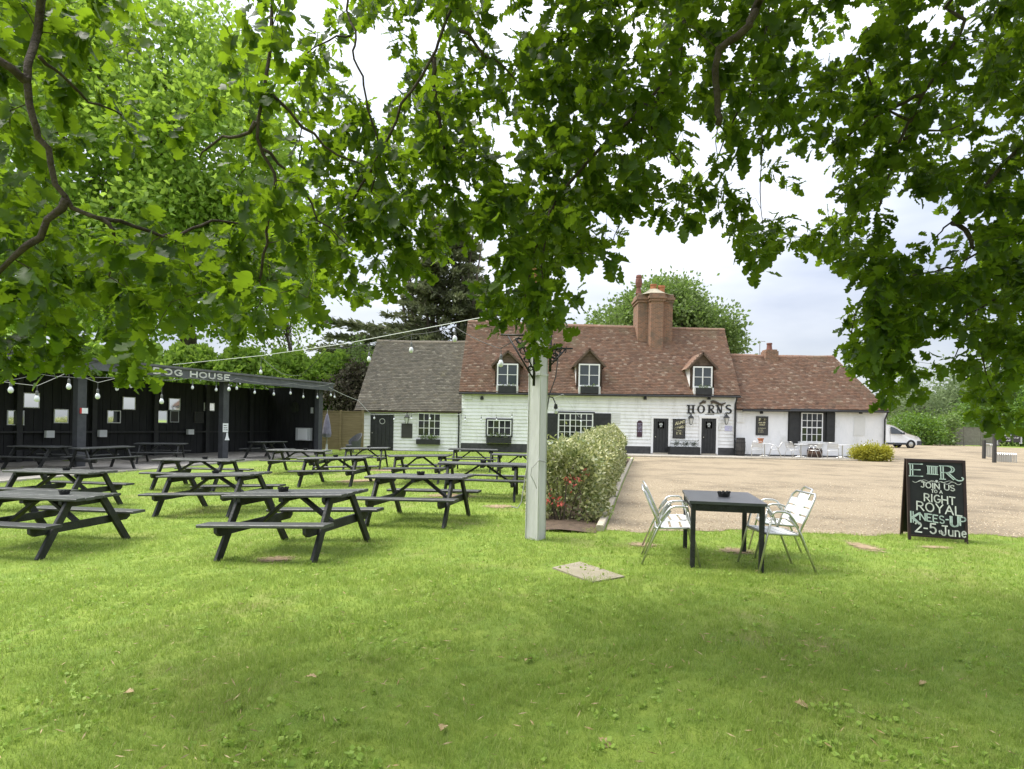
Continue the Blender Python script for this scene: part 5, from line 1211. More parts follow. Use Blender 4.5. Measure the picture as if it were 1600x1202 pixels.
for t_, x0_, z_, h_ in (('E', -.325, .925, .175), ('R', .055, .895, .19)):
    for dx in (0, .03): q = MB(); strokes(q, t_, x0_+dx, z_, h_, .014, FPx, wscale=1.3); big.add(q.v, q.f)
for dx in (-.105, -.06, -.015): q = MB(); strokes(q, 'I', dx, .965, .11, .014, FPx, wscale=.5); strokes(q, 'I', dx+.02, .965, .11, .009, FPx, wscale=.5); big.add(q.v, q.f)
def poly_line(mb, pts, w):
    for p0, p1 in zip(pts, pts[1:]):
        p0, p1 = Vector(p0), Vector(p1)
        if (p1-p0).length < 1e-6: continue
        dd = (p1-p0).normalized(); nn = Vector((-dd.y, dd.x))*w/2; cs = [p0-nn, p1-nn, p1+nn, p0+nn]
        mb.add([FPx(k.x,k.y,0) for k in cs]+[FPx(k.x,k.y,1) for k in cs], [(4,5,6,7),(0,1,5,4),(1,2,6,5),(2,3,7,6),(3,0,4,7)])
poly_line(big, [(-.12,.962),(.025,.957)], .01); poly_line(big, [(-.12,1.078),(.025,1.073)], .01)
for x0_, z_ in ((-.335,.925),(-.335,1.1),(.045,.895),(.045,1.085)): poly_line(big, [(x0_-.01,z_),(x0_+.07,z_)], .014)
poly_line(big, [(.22,.905),(.27,.88),(.315,.885),(.33,.915),(.305,.93)], .016)
stuff(big.build('cipher_lettering', M['chalk'], ab))
fl_ = MB()
for s in (-1, 1): poly_line(fl_, [(s*(.02+.02*k), .85 + .018*math.sin(k*.9) - (.0 if s < 0 else .008)) for k in range(15)], .005); poly_line(fl_, [(s*(.04+.02*k), .86 - .014*math.sin(k*.8)) for k in range(11)], .004)
for k in range(4): a_ = math.pi*k/4; poly_line(fl_, [(-.02*math.cos(a_), .86-.02*math.sin(a_)), (.02*math.cos(a_), .86+.02*math.sin(a_))], .006)
stuff(fl_.build('flourish', M['chalkwhite'], ab))
stuff(chalk('lettering', [(('JOIN US', .01, .752, .075, .013), dict(slope=-.09, ws=1.15)), (('TO A', -.0, .695, .04, .009), dict(slope=-.06, ws=1.1)),
                    (('RIGHT', .03, .555, .105, .015), dict(slope=-.1, ws=1.0)), (('ROYAL', .02, .415, .12, .016), dict(slope=-.1, ws=1.12)),
                    (('2-5', -.15, .125, .135, .018), dict(slope=-.05, ws=1.0)), (('th', .035, .125, .06, .009), dict(slope=-.05)), (('June', .19, .10, .13, .016), dict(slope=-.04, ws=.95))], M['chalkwhite']))
stuff(chalk('lettering', [(('K', -.28, .25, .155, .017), dict(slope=-.2, ws=1.1)), (('K', -.255, .25, .155, .012), dict(slope=-.2, ws=1.0)), (('NEES', -.07, .285, .10, .015), dict(slope=-.12, ws=1.0)), (('-', .115, .285, .09, .016), dict()), (('U', .2, .235, .14, .018), dict(ws=1.05)), (('U', .215, .235, .14, .013), dict(ws=.95)), (('P', .305, .255, .115, .016), dict(ws=1.0))], M['chalk']))

# ------------------------------------------------------------------ terrace furniture
def cyl_table(label, px, with_z=0):
    p = at(px, 690, 33.4); t = thing('terrace_table', label, 'table', (p.x, 33.5, TZ), group='round aluminium terrace tables')
    MB().lathe([(.34,.71),(.36,.72),(.36,.745),(.34,.75)], 20).build('table_top', M['aluslat'], t); MB().tube([(0,0,.05),(0,0,.71)], .032, 8).build('column', M['alu'], t)
    for k in range(4): a_ = R(45+90*k); MB().tube([(0,0,.09),(.18*math.cos(a_),.18*math.sin(a_),.06),(.3*math.cos(a_),.3*math.sin(a_),.015)], .016, 6).build('foot', M['alu'], t)
    return t
T1 = cyl_table('round terrace table below the FOOD board with a terracotta pot', 1196); cyl_table('round terrace table in front of the sash window', 1253); cyl_table('round terrace table before the blocked window', 1318)
p = at(1186, 690, 33.5); tp_ = thing('terracotta_pot', 'terracotta plant pot standing on the terrace table below the FOOD board', 'plant pot', (T1.location.x - .22, T1.location.y, TZ+.75))
MB().lathe([(.1,0),(.14,.22),(.165,.22),(.165,.28),(.14,.28)], 12).build('pot', M['terracotta'], tp_)
for px, y, rz, lab in ((1183, 33.1, 160, 'terrace chair farthest left, in front of the terracotta pot'), (1211, 33.2, 250, 'terrace chair between the FOOD board and the dark shutter'), (1239, 33.0, 115, 'terrace chair in front of the left dark shutter'),
                       (1273, 32.9, 220, 'terrace chair hiding the brown barrel under the sash window'), (1302, 33.2, 150, 'terrace chair in front of the right dark shutter'), (1340, 32.9, 245, 'terrace chair farthest right, beside the golden shrub')):
    p = at(px, 690, y); place_chair(CH, p.x, y, TZ, R(rz), lab)
def barrel(name, label, px, y, h, r_, m, cat='barrel'):
    p = at(px, 700, y); t = thing(name, label, cat, (p.x, y, TZ)); n = 14
    prof = [(r_*.82,0),(r_*.95,h*.25),(r_,h*.5),(r_*.95,h*.75),(r_*.84,h)]
    for k in range(n):
        a0, a1 = 2*math.pi*k/n+.012, 2*math.pi*(k+1)/n-.012; b = MB()
        v = [(r*math.cos(a_), r*math.sin(a_), z) for r, z in prof for a_ in (a0, a1)]; b.add(v, [(2*i, 2*i+1, 2*i+3, 2*i+2) for i in range(4)]); b.build('stave', m, t)
    for z, rr in ((.06,.87),(.27,.975),(.73,.975),(.93,.88)): MB().lathe([(r_*rr+.004, h*z-.02),(r_*rr+.012, h*z),(r_*rr+.006, h*z+.02)], 20).build('hoop', M['iron'], t)
    MB().lathe([(r_*.80, h*.02),(r_*.82, h*.97)], 14).build('head', m, t); return t
barrel('barrel', 'tall black barrel in the corner beside the downpipe', 1157, 34.55, 1.02, .27, M['barrel']); bp_ = barrel('half_barrel', 'brown half barrel under the sash window', 1273, 34.3, .52, .4, M['brownbarrel'])
def trough(name, label, r, y0, y1, plants, m=M['black'], group=None, fol=M['leaf_mid'], fsz=.1, seed=1, hgt=.12):
    x0, z0, x1, z1 = r; t = thing(name, label, 'planter', (x0, y0, z0), world=True)
    b = MB(); th = .03
    b.box(x0, y0, z0, x1, y0+th, z1); b.box(x0, y1-th, z0, x1, y1, z1); b.box(x0, y0+th, z0, x0+th, y1-th, z1); b.box(x1-th, y0+th, z0, x1, y1-th, z1); b.build('box', m, t)
    MB().box(x0+th, y0+th, z0, x1-th, y1-th, z1-.04).build('soil', M['bedsoil'], t)
    rg = np.random.RandomState(seed)
    for (fx, rr, n) in plants:
        P = rg.normal(size=(n, 3))*np.array((rr, .06, rr*.8))*.55 + np.array((x0+(x1-x0)*fx, (y0+y1)/2, z1+hgt)); V, Fq = leaf_cards(P - np.array((x0, y0, z0)), rg.normal(size=P.shape)+np.array((0,-.3,.5)), fsz, .5, rg)
        stuff(link('plant', npmesh('plant', V, Fq, fol, 4), t))
    return t
trough('planter_box', 'long black planter with three small box balls beside the right door', (at(1047,705,34.4).x, TZ, at(1094,705,34.4).x, .52), 34.35, 34.9, [(.25,.2,260),(.55,.2,260),(.84,.2,260)], fol=mat('grey_box_leaf', (0.07,0.09,0.07), island=[(0.06,0.08,0.06),(0.1,0.12,0.09)]), fsz=.06, hgt=.18)
r = rect(760, 683.5, 799, 692.5); trough('window_trough', 'black flower trough under the pub window left of the white post', r, 34.66, 34.94, [(.2,.2,60),(.5,.22,70),(.75,.18,50)], fol=M['leaf_pale'], seed=2, hgt=.06)
r = rect(651.5, 686.5, 688, 694.5); trough('window_trough', 'black flower trough under the grey roofed wing window', r, 34.66, 34.94, [(.3,.2,70),(.6,.22,90),(.8,.16,50)], fol=M['leaf_mid'], seed=3, hgt=.08)
r = rect(872, 687.5, 926, 694); trough('window_trough', 'dark trough under the shuttered window behind the hedge', r, 34.66, 34.94, [(.3,.2,60),(.7,.2,60)], seed=4, hgt=.05)
for (bx, r), sd in zip(DORM, (5, 6, 7)):
    rg = np.random.RandomState(sd); P = np.stack([rg.uniform(r[0]+.12, r[2]-.12, 70), rg.normal(34.74, .05, 70), rg.normal(r[1]-.0, .05, 70)], 1)
    V, Fq = leaf_cards(P, rg.normal(size=P.shape)+np.array((0,-.4,.2)), .11, .5, rg); link('plant', npmesh('plant', V, Fq, M['leaf_pale'], 4), bx)
    MB().box(r[0]-.02, 34.7, r[1]-.45, r[0]+.09, 34.9, r[1]-.02).build('bracket', M['grille'], bx)
    MB().box(r[2]-.09, 34.7, r[1]-.45, r[2]+.02, 34.9, r[1]-.02).build('bracket', M['grille'], bx)
# golden shrub at the end of the terrace
g_ = at(1362, 705, 32.4); tree('golden_shrub', 'low golden yellow shrub at the right end of the terrace', (g_.x, 32.4, 0), [((g_.x, 32.4, .42), (.95, .6, .42)), ((g_.x-.5, 32.5, .42), (.5, .5, .38)), ((g_.x+.45, 32.4, .4), (.55, .5, .36))], M['leaf_yellow'], .11, 260, 60, .2, 51, .04, cat='shrub', shell=.3, limbs=12, wid=.45)

# ------------------------------------------------------------------ white van behind the right wing
vy = 48.0; vp = at(1385, 700, vy); zg = gz(19, 48)
van = thing('parked_van', 'white van parked behind the right corner of the low wing', 'van', (vp.x - 2.35, vy, zg))
k_ = vy/F; prof = [(0,.28),(0,1.55),(.15,1.80),(1.2,1.86),(2.1,1.82),(2.4,1.74),(2.65,1.6),(3.38,1.16),(3.85,1.03),(4.28,.86),(4.45,.7),(4.5,.5),(4.45,.28)]
def arch(cx, r_): return [(cx + r_*math.cos(R(a_)), .30 + r_*math.sin(R(a_))) for a_ in range(0, 181, 20)]
poly = prof + [(4.15,.25)] + [(x, z) for x, z in arch(3.72, .36)] + [(1.2,.25)] + arch(.82, .36) + [(.3,.25)]
for (ya, yb_, ins) in ((-.88, .88, 0),): pass
body = MB(); n = len(poly)
rings = [(-.84, .04), (-.88, .0), (.88, 0), (.84, .04)]
def inset(x, z, i): 
    f = max(0, z - .95)/.9; return (x, z - i)
vs = []
for y, i in rings:
    for x, z in poly:
        tum = max(0, z - 1.0)*.16; vs.append((x, (y + (tum if y < 0 else -tum)), z - (i if z > 1 else 0)))
fs = [tuple(range(n)), tuple(reversed(range(3*n, 4*n)))] + [(r_*n+i, (r_+1)*n+i, (r_+1)*n+(i+1) % n, r_*n+(i+1) % n) for r_ in range(3) for i in range(n)]
body.add(vs, fs); bo = body.build('body', M['van'], van)
yside = lambda z: -.885 + max(0, z-1.0)*.16 - .004
win = MB(); wp = [(2.15,1.1),(3.2,1.1),(2.68,1.46),(2.42,1.6),(2.17,1.66)]
win.add([(x, yside(z), z) for x, z in wp], [tuple(range(5))]); win.build('side_window', M['paneblue'], van)
MB().add([(2.68,-.70,1.60),(2.68,.70,1.60),(3.37,.76,1.18),(3.37,-.76,1.18)], [(3,2,1,0)]).build('windscreen', M['paneblue'], van)
MB().bar((2.10,-.893,.5), (2.10,-.80,1.7), .012, .012).build('door_line', M['bumper'], van)
MB().box(4.2, -.87, .26, 4.54, .87, .58).build('bumper', M['bumper'], van); MB().box(1.2, -.9, .26, 3.35, -.87, .42).build('side_moulding', M['bumper'], van)
MB().add([(4.05,-.875,.98),(4.36,-.83,.86),(4.42,-.80,.74),(4.1,-.882,.8)], [(0,3,2,1)]).build('headlight', M['lens'], van)
MB().box(2.95, -1.08, 1.06, 3.1, -.9, 1.22).build('wing_mirror', M['bumper'], van)
for x in (.82, 3.72):
    for y in (-.80, .80):
        wn = MB(); s = -1 if y < 0 else 1
        pr_ = [(.2,-.1),(.32,-.1),(.33,-.06),(.33,.06),(.32,.1),(.2,.1)]; v = []; m_ = 18
        for r_, w_ in pr_:
            for k in range(m_): a_ = 2*math.pi*k/m_; v.append((x + r_*math.cos(a_), y + w_, .32 + r_*math.sin(a_)))
        wn.add(v, [(i*m_+k, i*m_+(k+1) % m_, (i+1)*m_+(k+1) % m_, (i+1)*m_+k) for i in range(5) for k in range(m_)]); wl = wn.build('wheel', M['tyre'], van)
        rm = MB(); rm.add([(x + .2*math.cos(2*math.pi*k/m_), y + s*.07, .32 + .2*math.sin(2*math.pi*k/m_)) for k in range(m_)] + [(x + .06*math.cos(2*math.pi*k/m_), y + s*.09, .32 + .06*math.sin(2*math.pi*k/m_)) for k in range(m_)], [(k, (k+1) % m_, m_+(k+1) % m_, m_+k) for k in range(m_)] + [tuple(range(m_, 2*m_))]); rm.build('rim', M['steel'], wl)
# ------------------------------------------------------------------ sign and steel hoops at the right
dS = 36.0
def hoops(name, label, px0, px1, pyt, pyb, n, y0, y1, group=None):
    a, b = at(px0, pyb, y0), at(px1, pyb, y1); za, zb = gz(a.x, y0), gz(b.x, y1); t = thing(name, label, 'cycle rack', (a.x, y0, za), group=group)
    h = (pyb - pyt)*y0/F
    for i in range(n):
        x = (b.x-a.x)*i/(n-1); y = (y1-y0)*i/(n-1); MB().tube([(x,y,0),(x,y,h*.9),(x+.03,y+.04,h),(x+.1,y+.5,h),(x+.12,y+.54,h*.9),(x+.12,y+.54,0)], .036, 6).build('hoop', M['steel'], t)
    return t
hoops('hoop_rack', 'row of steel hoops to the left of the dark sign', 1543, 1553, 681, 701, 5, 40, 38.6)
hoops('hoop_rack', 'row of steel hoops under the dark sign', 1560, 1588, 692, 706, 9, 34.5, 34)
sg = at(1575, 700, 33.6); sgn_ = thing('dark_sign', 'dark grey hanging sign with pale writing at the right edge by the steel hoops', 'sign', (sg.x, 33.6, gz(sg.x, 33.6)), world=True)
r = rect(1558.5, 673, 1594, 691, 33.6)
MB().prism([(r[0],r[1]),(r[2],r[1]),(r[2],r[1]+(r[3]-r[1])*.62),(r[0]+.45*(r[2]-r[0]),r[1]+(r[3]-r[1])*.72),(r[0]+.2*(r[2]-r[0]),r[3]),(r[0],r[3])], 33.57, 33.63).build('board', M['signgrey'], sgn_)
MB().box(r[0]-.09, 33.55, r[1]-.15, r[0]-.002, 33.65, r[3]-.05).build('side_strip', M['cabinet'], sgn_); MB().box(r[2]+.002, 33.55, r[1]-.08, r[2]+.07, 33.65, r[3]-.2).build('side_strip', M['cabinet'], sgn_)
s = MB(); P3 = lambda x, z, t: (x, 33.57-.006*t, z); hh = r[3]-r[1]
scribble(s, r[0]+.12, r[0]+.72, r[1]+.53*hh, .09, .022, P3); scribble(s, r[0]+.12, r[2]-.1, r[1]+.32*hh, .09, .022, P3); scribble(s, r[0]+.3, r[0]+.7, r[1]+.1*hh, .09, .024, P3); s.build('lettering', M['paper'], sgn_)
for px, pyt, pyb, yy_ in ((1553.8, 678, 706, 33.4), (1537.5, 688, 702, 38)):
    p = at(px, pyb, yy_); q = at(px, pyt, yy_); bl = tag(MB().box(p.x-.07, yy_-.07, gz(p.x, yy_)-.05, p.x+.07, yy_+.07, q.z).build('bollard', M['signgrey']), 'dark timber bollard left of the dark sign' if px > 1550 else 'short dark bollard left of the steel hoops', 'bollard')

# ------------------------------------------------------------------ festoon lights and wires
def festoon(name, label, pts, bulbs, m=None, r_=.007, bs=1.0, sag=0):
    """pts: 3D points of the cable; bulbs hang from 3D points; drop in metres"""
    o = Vector(pts[0]); t = thing(name, label, 'string lights', o); mb = MB(); path = []
    for a_, b_ in zip(pts, pts[1:]):
        a_, b_ = Vector(a_), Vector(b_)
        for k in range(7): f = k/7; p = a_.lerp(b_, f); p.z -= sag*(a_-b_).length*4*f*(1-f); path.append(p - o)
    path.append(Vector(pts[-1]) - o); mb.tube(path, r_, 5); mb.build('cable', m or M['cable'], t)
    for b_, dr in bulbs:
        b_ = Vector(b_) - o; s = bs; q = b_ + Vector((0, 0, -dr))
        MB().tube([b_, q], r_*.8, 4).lathe([(.012*s,.0),(.028*s,-.03*s),(.03*s,-.10*s),(.022*s,-.11*s)][::-1], 8, tuple(q)).build('lamp_holder', M['socket'], t)
        MB().lathe([(.022*s,-.11*s),(.045*s,-.15*s),(.055*s,-.19*s),(.045*s,-.235*s),(.015*s,-.255*s)][::-1], 10, tuple(q)).build('bulb', M['bulb'], t, smooth=True)
    return t
def fpt(px, py): return SH @ on_plane(px, py, -.42)
fs_ = [(358,600),(370,595),(400,601),(430,604),(458,603),(480,607),(500,607),(518,603)]
festoon('festoon_lights', 'string of small bulbs along the right half of the shelter fascia', [fpt(x, y-4) for x, y in fs_], [(fpt(x, y-4), .18) for x, y in ((370,597),(398,604),(428,607),(454,606),(474,612),(496,613),(517,610))], sag=.03)
fs_ = [(0,596),(60,584),(105,589),(150,590),(205,586),(250,594),(300,590),(356,596)]
festoon('festoon_lights', 'string of small bulbs hanging along the left half of the shelter fascia', [fpt(x, y) for x, y in fs_], [(fpt(x, y), .2) for x, y in ((183,590),(205,586),(301,590),(338,594))], sag=.03)
# near festoon, larger in view, swagged from left towards the white post
def np_(px, py, d): return at(px, py, d)
near = [np_(-40,590,12.6), np_(58,603,13), np_(108,581,13.5), np_(153,598,14), np_(210,583,14.5), np_(253,606,15)]
festoon('festoon_lights', 'nearer string of larger bulbs sagging in front of the left shelter bays', near, [(np_(17,595,12.8), .02), (np_(58,603,13), .1), (np_(108,582,13.5), .14), (np_(153,598,14), .14), (np_(253,606,15), .16)], bs=.95, sag=.01)
ptop = Vector((pb.x, pb.y+.1, pb.z + 4.1))
wl_ = [np_(270,570,19), np_(408,556,15.5), np_(540,537,12.5), np_(770,493,9.3), ptop]
wt = thing('catenary_wire', 'pale taut wire rising from the shelter roof to the white post', 'wire', wl_[0]); MB().tube([p - wl_[0] for p in wl_], .0065, 5).build('wire', M['wire'], wt)
sw = [np_(408,557,15.5), np_(440,584,14.7), np_(470,587,14), np_(512,545,13), np_(577,537,12), np_(643,523,11), np_(711,511,10.2), np_(782,545,9), np_(830,512,8.4)]
festoon('festoon_lights', 'string of bulbs swagged in front of the grey wing roof to the white post', sw, [(np_(358,600,16), .0), (np_(408,557,15.5), .26), (np_(577,537,12), .17), (np_(643,523,11), .14), (np_(711,511,10.2), .06), (np_(783,543,9), .10)], m=M['cableblk'], r_=.006, bs=.75, sag=.02)
dn = [np_(872,560,8.5), np_(868,590,8.45), np_(858,618,8.4), np_(855,640,8.4)]
festoon('dangling_lamp', 'single black lamp holder dangling from a cable right of the white post', dn, [], m=M['cableblk'], r_=.008)
dl_ = thing('lamp_holder', 'small black lamp holder with clear bulb hanging beside the white post', 'lamp', np_(858,620,8.4)); MB().tube([(0,0,0),(.05,0,-.01),(.075,0,-.06),(.09,0,-.1)], .008, 5).lathe([(.02,.0),(.03,-.06),(.012,-.07)][::-1], 8, (.095,0,-.1)).build('holder', M['cableblk'], dl_); MB().lathe([(.015,0),(.03,-.03),(.025,-.06),(.008,-.07)][::-1], 8, (.10,0,-.165)).build('bulb', M['bulb'], dl_)
ev = [SH @ Vector((flen, -.4, ST+.1)), at(560,626,34.4), at(580,648,34.5), at(655,646,34.5), at(718,648,34.6), at(770,650,34.7), at(823,637,34.7), at(880,616,34.5), at(905,652,34.7)]
festoon('festoon_lights', 'thin string of bulbs running along the eaves of the grey wing to the pub wall', ev, [(at(x, y, 34.5), .12) for x, y in ((523,612),(585,645),(616,647),(643,646),(672,646),(727,648),(752,648),(776,648),(800,644),(908,650))], m=M['wire'], r_=.010, bs=1.0, sag=.01)

# ------------------------------------------------------------------ the oak whose boughs hang over the lawn
DENS = """
9999963418824776599237987698678273885368
9999972213825624263248897698678543874488
8988521127866424677688888798678556876688
8765311136878634886688998898888678888798
7765653135778736998777898888798778888776
8877874246767868998568998775863788876444
7724754325647889999689999653764477887677
8843423346787898868999998776653557868888
8875444468999889899988977856873457511488
8888767779998788874699874235387678621388
8889899998899988851588864103174148842389
9999998898788788203887500000000004999988
8787676677753000000798400000000005996678
8876764204640000000254000000000007982278
8736785200000000000000000000000017972277
1001000000000000000000000000000002630365
0000000000000000000000000000000000000265
0000000000000000000000000000000000000012
""".split()
LEAF_OUT = [(0,.01),(.14,.04),(.22,.16),(.30,.17),(.35,.10),(.44,.27),(.53,.29),(.57,.17),(.67,.34),(.77,.33),(.80,.20),(.90,.22),(.98,.10),(1,.0)]
def leaf_base(curl, fold):
    V = []; Fc = []
    n = len(LEAF_OUT)
    for x, w in LEAF_OUT:
        z = -curl*x*x
        V += [(0, x, z), (-w, x - .04*(w > .2), z + fold*w + .03*math.sin(x*14)), (w, x - .04*(w > .2), z + fold*w - .03*math.sin(x*14))]
    for i in range(n - 1):
        a, b = 3*i, 3*i + 3
        Fc += [(a, b, b+1, a+1), (a, a+2, b+2, b)]
    return np.array(V), np.array(Fc)
BASES = [leaf_base(.10, .25), leaf_base(.28, .4), leaf_base(-.05, .15)]
rng = np.random.RandomState(2024)
def leaf_depth(px):
    if px < 480: return rng.uniform(2.65, 4.7)
    if px < 1250: return rng.uniform(3.6, 5.8)
    return rng.uniform(4.0, 6.0)
clusters = []                                   # (centre, cell density)
def fill(j, i, c):
    px, py = 40*i + 20, 40*j + 20
    if c <= 0: return
    cov = min(.985, c/10*1.04) if c > 5 else (c/10*.6 if c > 2 else c/10*.2)
    need = -math.log(1 - cov*.97)
    d0 = 3.4 if px < 480 else (4.1 if px < 1250 else 4.5)
    area = (40*d0/F)**2; n = (2.1 if i < 12 else 2.5)*(.62 if (3 <= i <= 11 and j < 9) else 1)*need*area/(.0044*.55)/15.0
    if i > 27 and j > 8: n *= 1.5
    if 18 <= i <= 22 and 7 < j < 14: n *= 1.7
    k = int(n) + (rng.rand() < n - int(n))
    for _ in range(k):
        qx, qy = px + rng.uniform(-22, 22), py + rng.uniform(-27, 13)
        clusters.append((np.array(at(qx, qy, leaf_depth(qx))), c))
for j, row in enumerate(DENS):
    for i, ch_ in enumerate(row): fill(j, i, int(ch_))
for j in range(-5, 0):                           # the crown goes on above the frame, added at centre and right for shade
    for i in range(-4, 44):
        if i > 13 and rng.rand() < .8: fill(j, i, 7)
for j in range(-4, 13):                          # and beyond its sides
    for i in (-4, -3, -2, -1, 40, 41, 42, 43): fill(j, i, 8)
oak = thing('oak_tree', 'large oak whose leafy boughs hang across the top of the whole view', 'tree', (3.2, -3.4, 0))
OO = np.array((3.2, -3.4, 0))
nodes = []                                       # branch points that twigs may start from
bark = MB()
fork = np.array((3.0, -2.9, 3.6))
tr_ = MB(); tr_.tube([(0,0,-.2),(-.02,.05,.5),(0,.1,1.6),(-.1,.3,2.8),(-.2,.5,3.7),(-.2,.8,5.2),(.1,1.2,7.5)], [.62,.46,.42,.40,.36,.25,.1], 14); tr_.build('trunk', M['bark'], oak, smooth=True)
def bough(pix, r0, r1, root=None, name='bough'):
    """pix: list of (px, py, depth); root: points outside the frame that join it to the trunk"""
    pts = [np.array(p) for p in (root or [])] + [np.array(at(*p)) for p in pix]
    out = []; rr = []
    for k in range(len(pts) - 1):
        p0, p1, p2, p3 = pts[max(0, k-1)], pts[k], pts[k+1], pts[min(len(pts)-1, k+2)]
        m = max(3, int(np.linalg.norm(p2-p1)/.12))
        for q in range(m):
            t = q/m; out.append(.5*((2*p1) + (-p0+p2)*t + (2*p0-5*p1+4*p2-p3)*t*t + (-p0+3*p1-3*p2+p3)*t**3) + rng.normal(size=3)*.006)
    out.append(pts[-1]); nn = len(out)
    L_ = np.cumsum([0] + [np.linalg.norm(out[i+1]-out[i]) for i in range(nn-1)]); f = L_/L_[-1]
    rr = [(r0 + (r1-r0)*x)*(1 + .10*math.sin(17*x + r0*100)) for x in f]
    mb = MB(); mb.tube([p - OO for p in out], rr, 8); o = mb.build(name, M['bark'], oak, smooth=True)
    for p, r_ in zip(out, rr): nodes.append((p, r_))
    return out
up1, up2, up3 = np.array((.3, .6, 5.4)), np.array((1.2, 1.0, 5.6)), np.array((3.0, .8, 5.4))
bough([(64,-30,2.7),(45,100,2.6),(50,180,2.6),(70,235,2.65),(100,310,2.7),(150,340,2.75),(190,344,2.85),(250,371,3.0),(300,356,3.1),(345,344,3.2),(385,360,3.3)], .058, .006, [fork, (.6, -.4, 4.9), (-1.2, 1.2, 4.3)])
bough([(100,312,2.7),(62,368,2.7),(0,425,2.7),(-60,470,2.8)], .018, .006); bough([(162,342,2.77),(182,372,2.8),(172,400,2.85),(170,432,2.9)], .010, .004)
bough([(45,130,2.6),(0,100,2.5),(-60,70,2.5)], .02, .01); bough([(60,88,2.62),(100,120,2.75),(140,160,2.9),(190,180,3.1)], .008, .004)
bough([(428,-30,3.0),(420,100,3.0),(401,190,3.0),(409,240,3.05),(430,285,3.1),(422,330,3.15),(415,380,3.2),(405,440,3.3)], .032, .006, [fork, up1, (-.8, 2.0, 4.6)])
bough([(402,192,3.0),(372,214,3.05),(340,218,3.1),(312,246,3.2)], .010, .004); bough([(418,140,3.0),(470,195,3.1),(525,243,3.2),(570,260,3.3)], .010, .004); bough([(412,232,3.05),(450,270,3.15),(480,310,3.25),(500,345,3.3),(545,385,3.5)], .008, .003)
bough([(545,-30,3.6),(556,50,3.6),(552,80,3.6),(565,120,3.65),(578,175,3.7),(592,240,3.8),(580,300,3.9)], .020, .006, [fork, up1, (-.5, 2.9, 4.9)]); bough([(550,55,3.6),(510,62,3.6),(470,95,3.7)], .006, .003)
bough([(720,-40,3.8),(690,45,3.8),(672,95,3.8),(630,165,3.9),(600,230,4.0),(565,290,4.1),(520,370,4.3)], .034, .006, [fork, up2, (.1, 2.6, 5.1)]); bough([(678,90,3.8),(680,150,3.85),(690,210,3.9),(700,290,4.0)], .016, .005)
bough([(720,45,3.7),(755,85,3.75),(775,95,3.8),(810,130,3.9)], .012, .005)
bough([(1085,-40,4.0),(1070,40,4.0),(1052,110,4.0),(1012,158,4.05),(960,210,4.1),(905,270,4.2),(860,330,4.3),(835,400,4.4),(820,470,4.5)], .040, .008, [fork, up3, (1.6, 2.4, 5.3)]); bough([(1056,110,4.0),(1058,130,4.0),(1030,150,4.05),(1020,180,4.1),(1025,215,4.2),(1060,250,4.3)], .014, .005)
bough([(1010,160,4.05),(1000,235,4.2),(990,285,4.3),(963,360,4.4),(960,375,4.4)], .008, .003)
bough([(1205,-40,3.4),(1180,20,3.5),(1165,48,3.5),(1125,75,3.6),(1119,110,3.65),(1121,160,3.7),(1122,196,3.7)], .075, .020, [fork, (2.6, .4, 5.0), (1.8, 1.9, 5.0)], 'broken_bough')
bough([(1210,-40,4.6),(1190,80,4.6),(1170,150,4.6),(1140,200,4.7),(1115,260,4.8)], .012, .004); bough([(1200,60,4.7),(1193,150,4.7),(1188,300,4.8),(1192,350,4.8)], .006, .003)
bough([(1520,-40,4.2),(1508,30,4.2),(1490,70,4.2),(1468,110,4.25),(1440,150,4.3),(1425,185,4.35),(1408,220,4.4),(1385,280,4.5),(1370,330,4.6)], .038, .008, [fork, (3.6, .2, 5.2), (3.9, 2.0, 5.2)])
bough([(1440,150,4.3),(1400,165,4.4),(1340,200,4.5),(1300,230,4.6)], .014, .005); bough([(1425,190,4.35),(1370,160,4.5),(1340,85,4.5),(1310,120,4.6),(1297,148,4.6)], .010, .004); bough([(1412,216,4.4),(1450,205,4.5),(1500,196,4.6)], .012, .004)
bough([(1680,120,4.6),(1620,200,4.6),(1570,255,4.6),(1520,310,4.6),(1490,345,4.6)], .026, .014, [fork, (4.4, 0, 4.6), (4.9, 2.6, 4.6)]); bough([(1490,345,4.6),(1515,370,4.5),(1522,388,4.5)], .020, .014); bough([(1490,345,4.6),(1470,362,4.65),(1464,378,4.7)], .008, .004)
bough([(1700,420,5.0),(1600,450,5.0),(1510,492,5.0),(1470,515,5.05),(1445,528,5.1),(1400,545,5.2),(1340,560,5.3)], .022, .006, [fork, (5.2, 1.0, 3.6)]); bough([(1510,492,5.0),(1500,540,5.1),(1480,580,5.2)], .007, .003); bough([(1520,500,5.0),(1535,560,5.1),(1550,610,5.2),(1570,650,5.3)], .008, .003)
bough([(1560,380,4.8),(1480,420,4.9),(1420,430,5.0),(1370,440,5.1),(1340,480,5.2),(1320,560,5.3)], .014, .005, [(5.0, 2.0, 4.0)])
bough([(860,330,4.3),(850,400,4.2),(845,450,4.2),(830,500,4.2)], .008, .003)
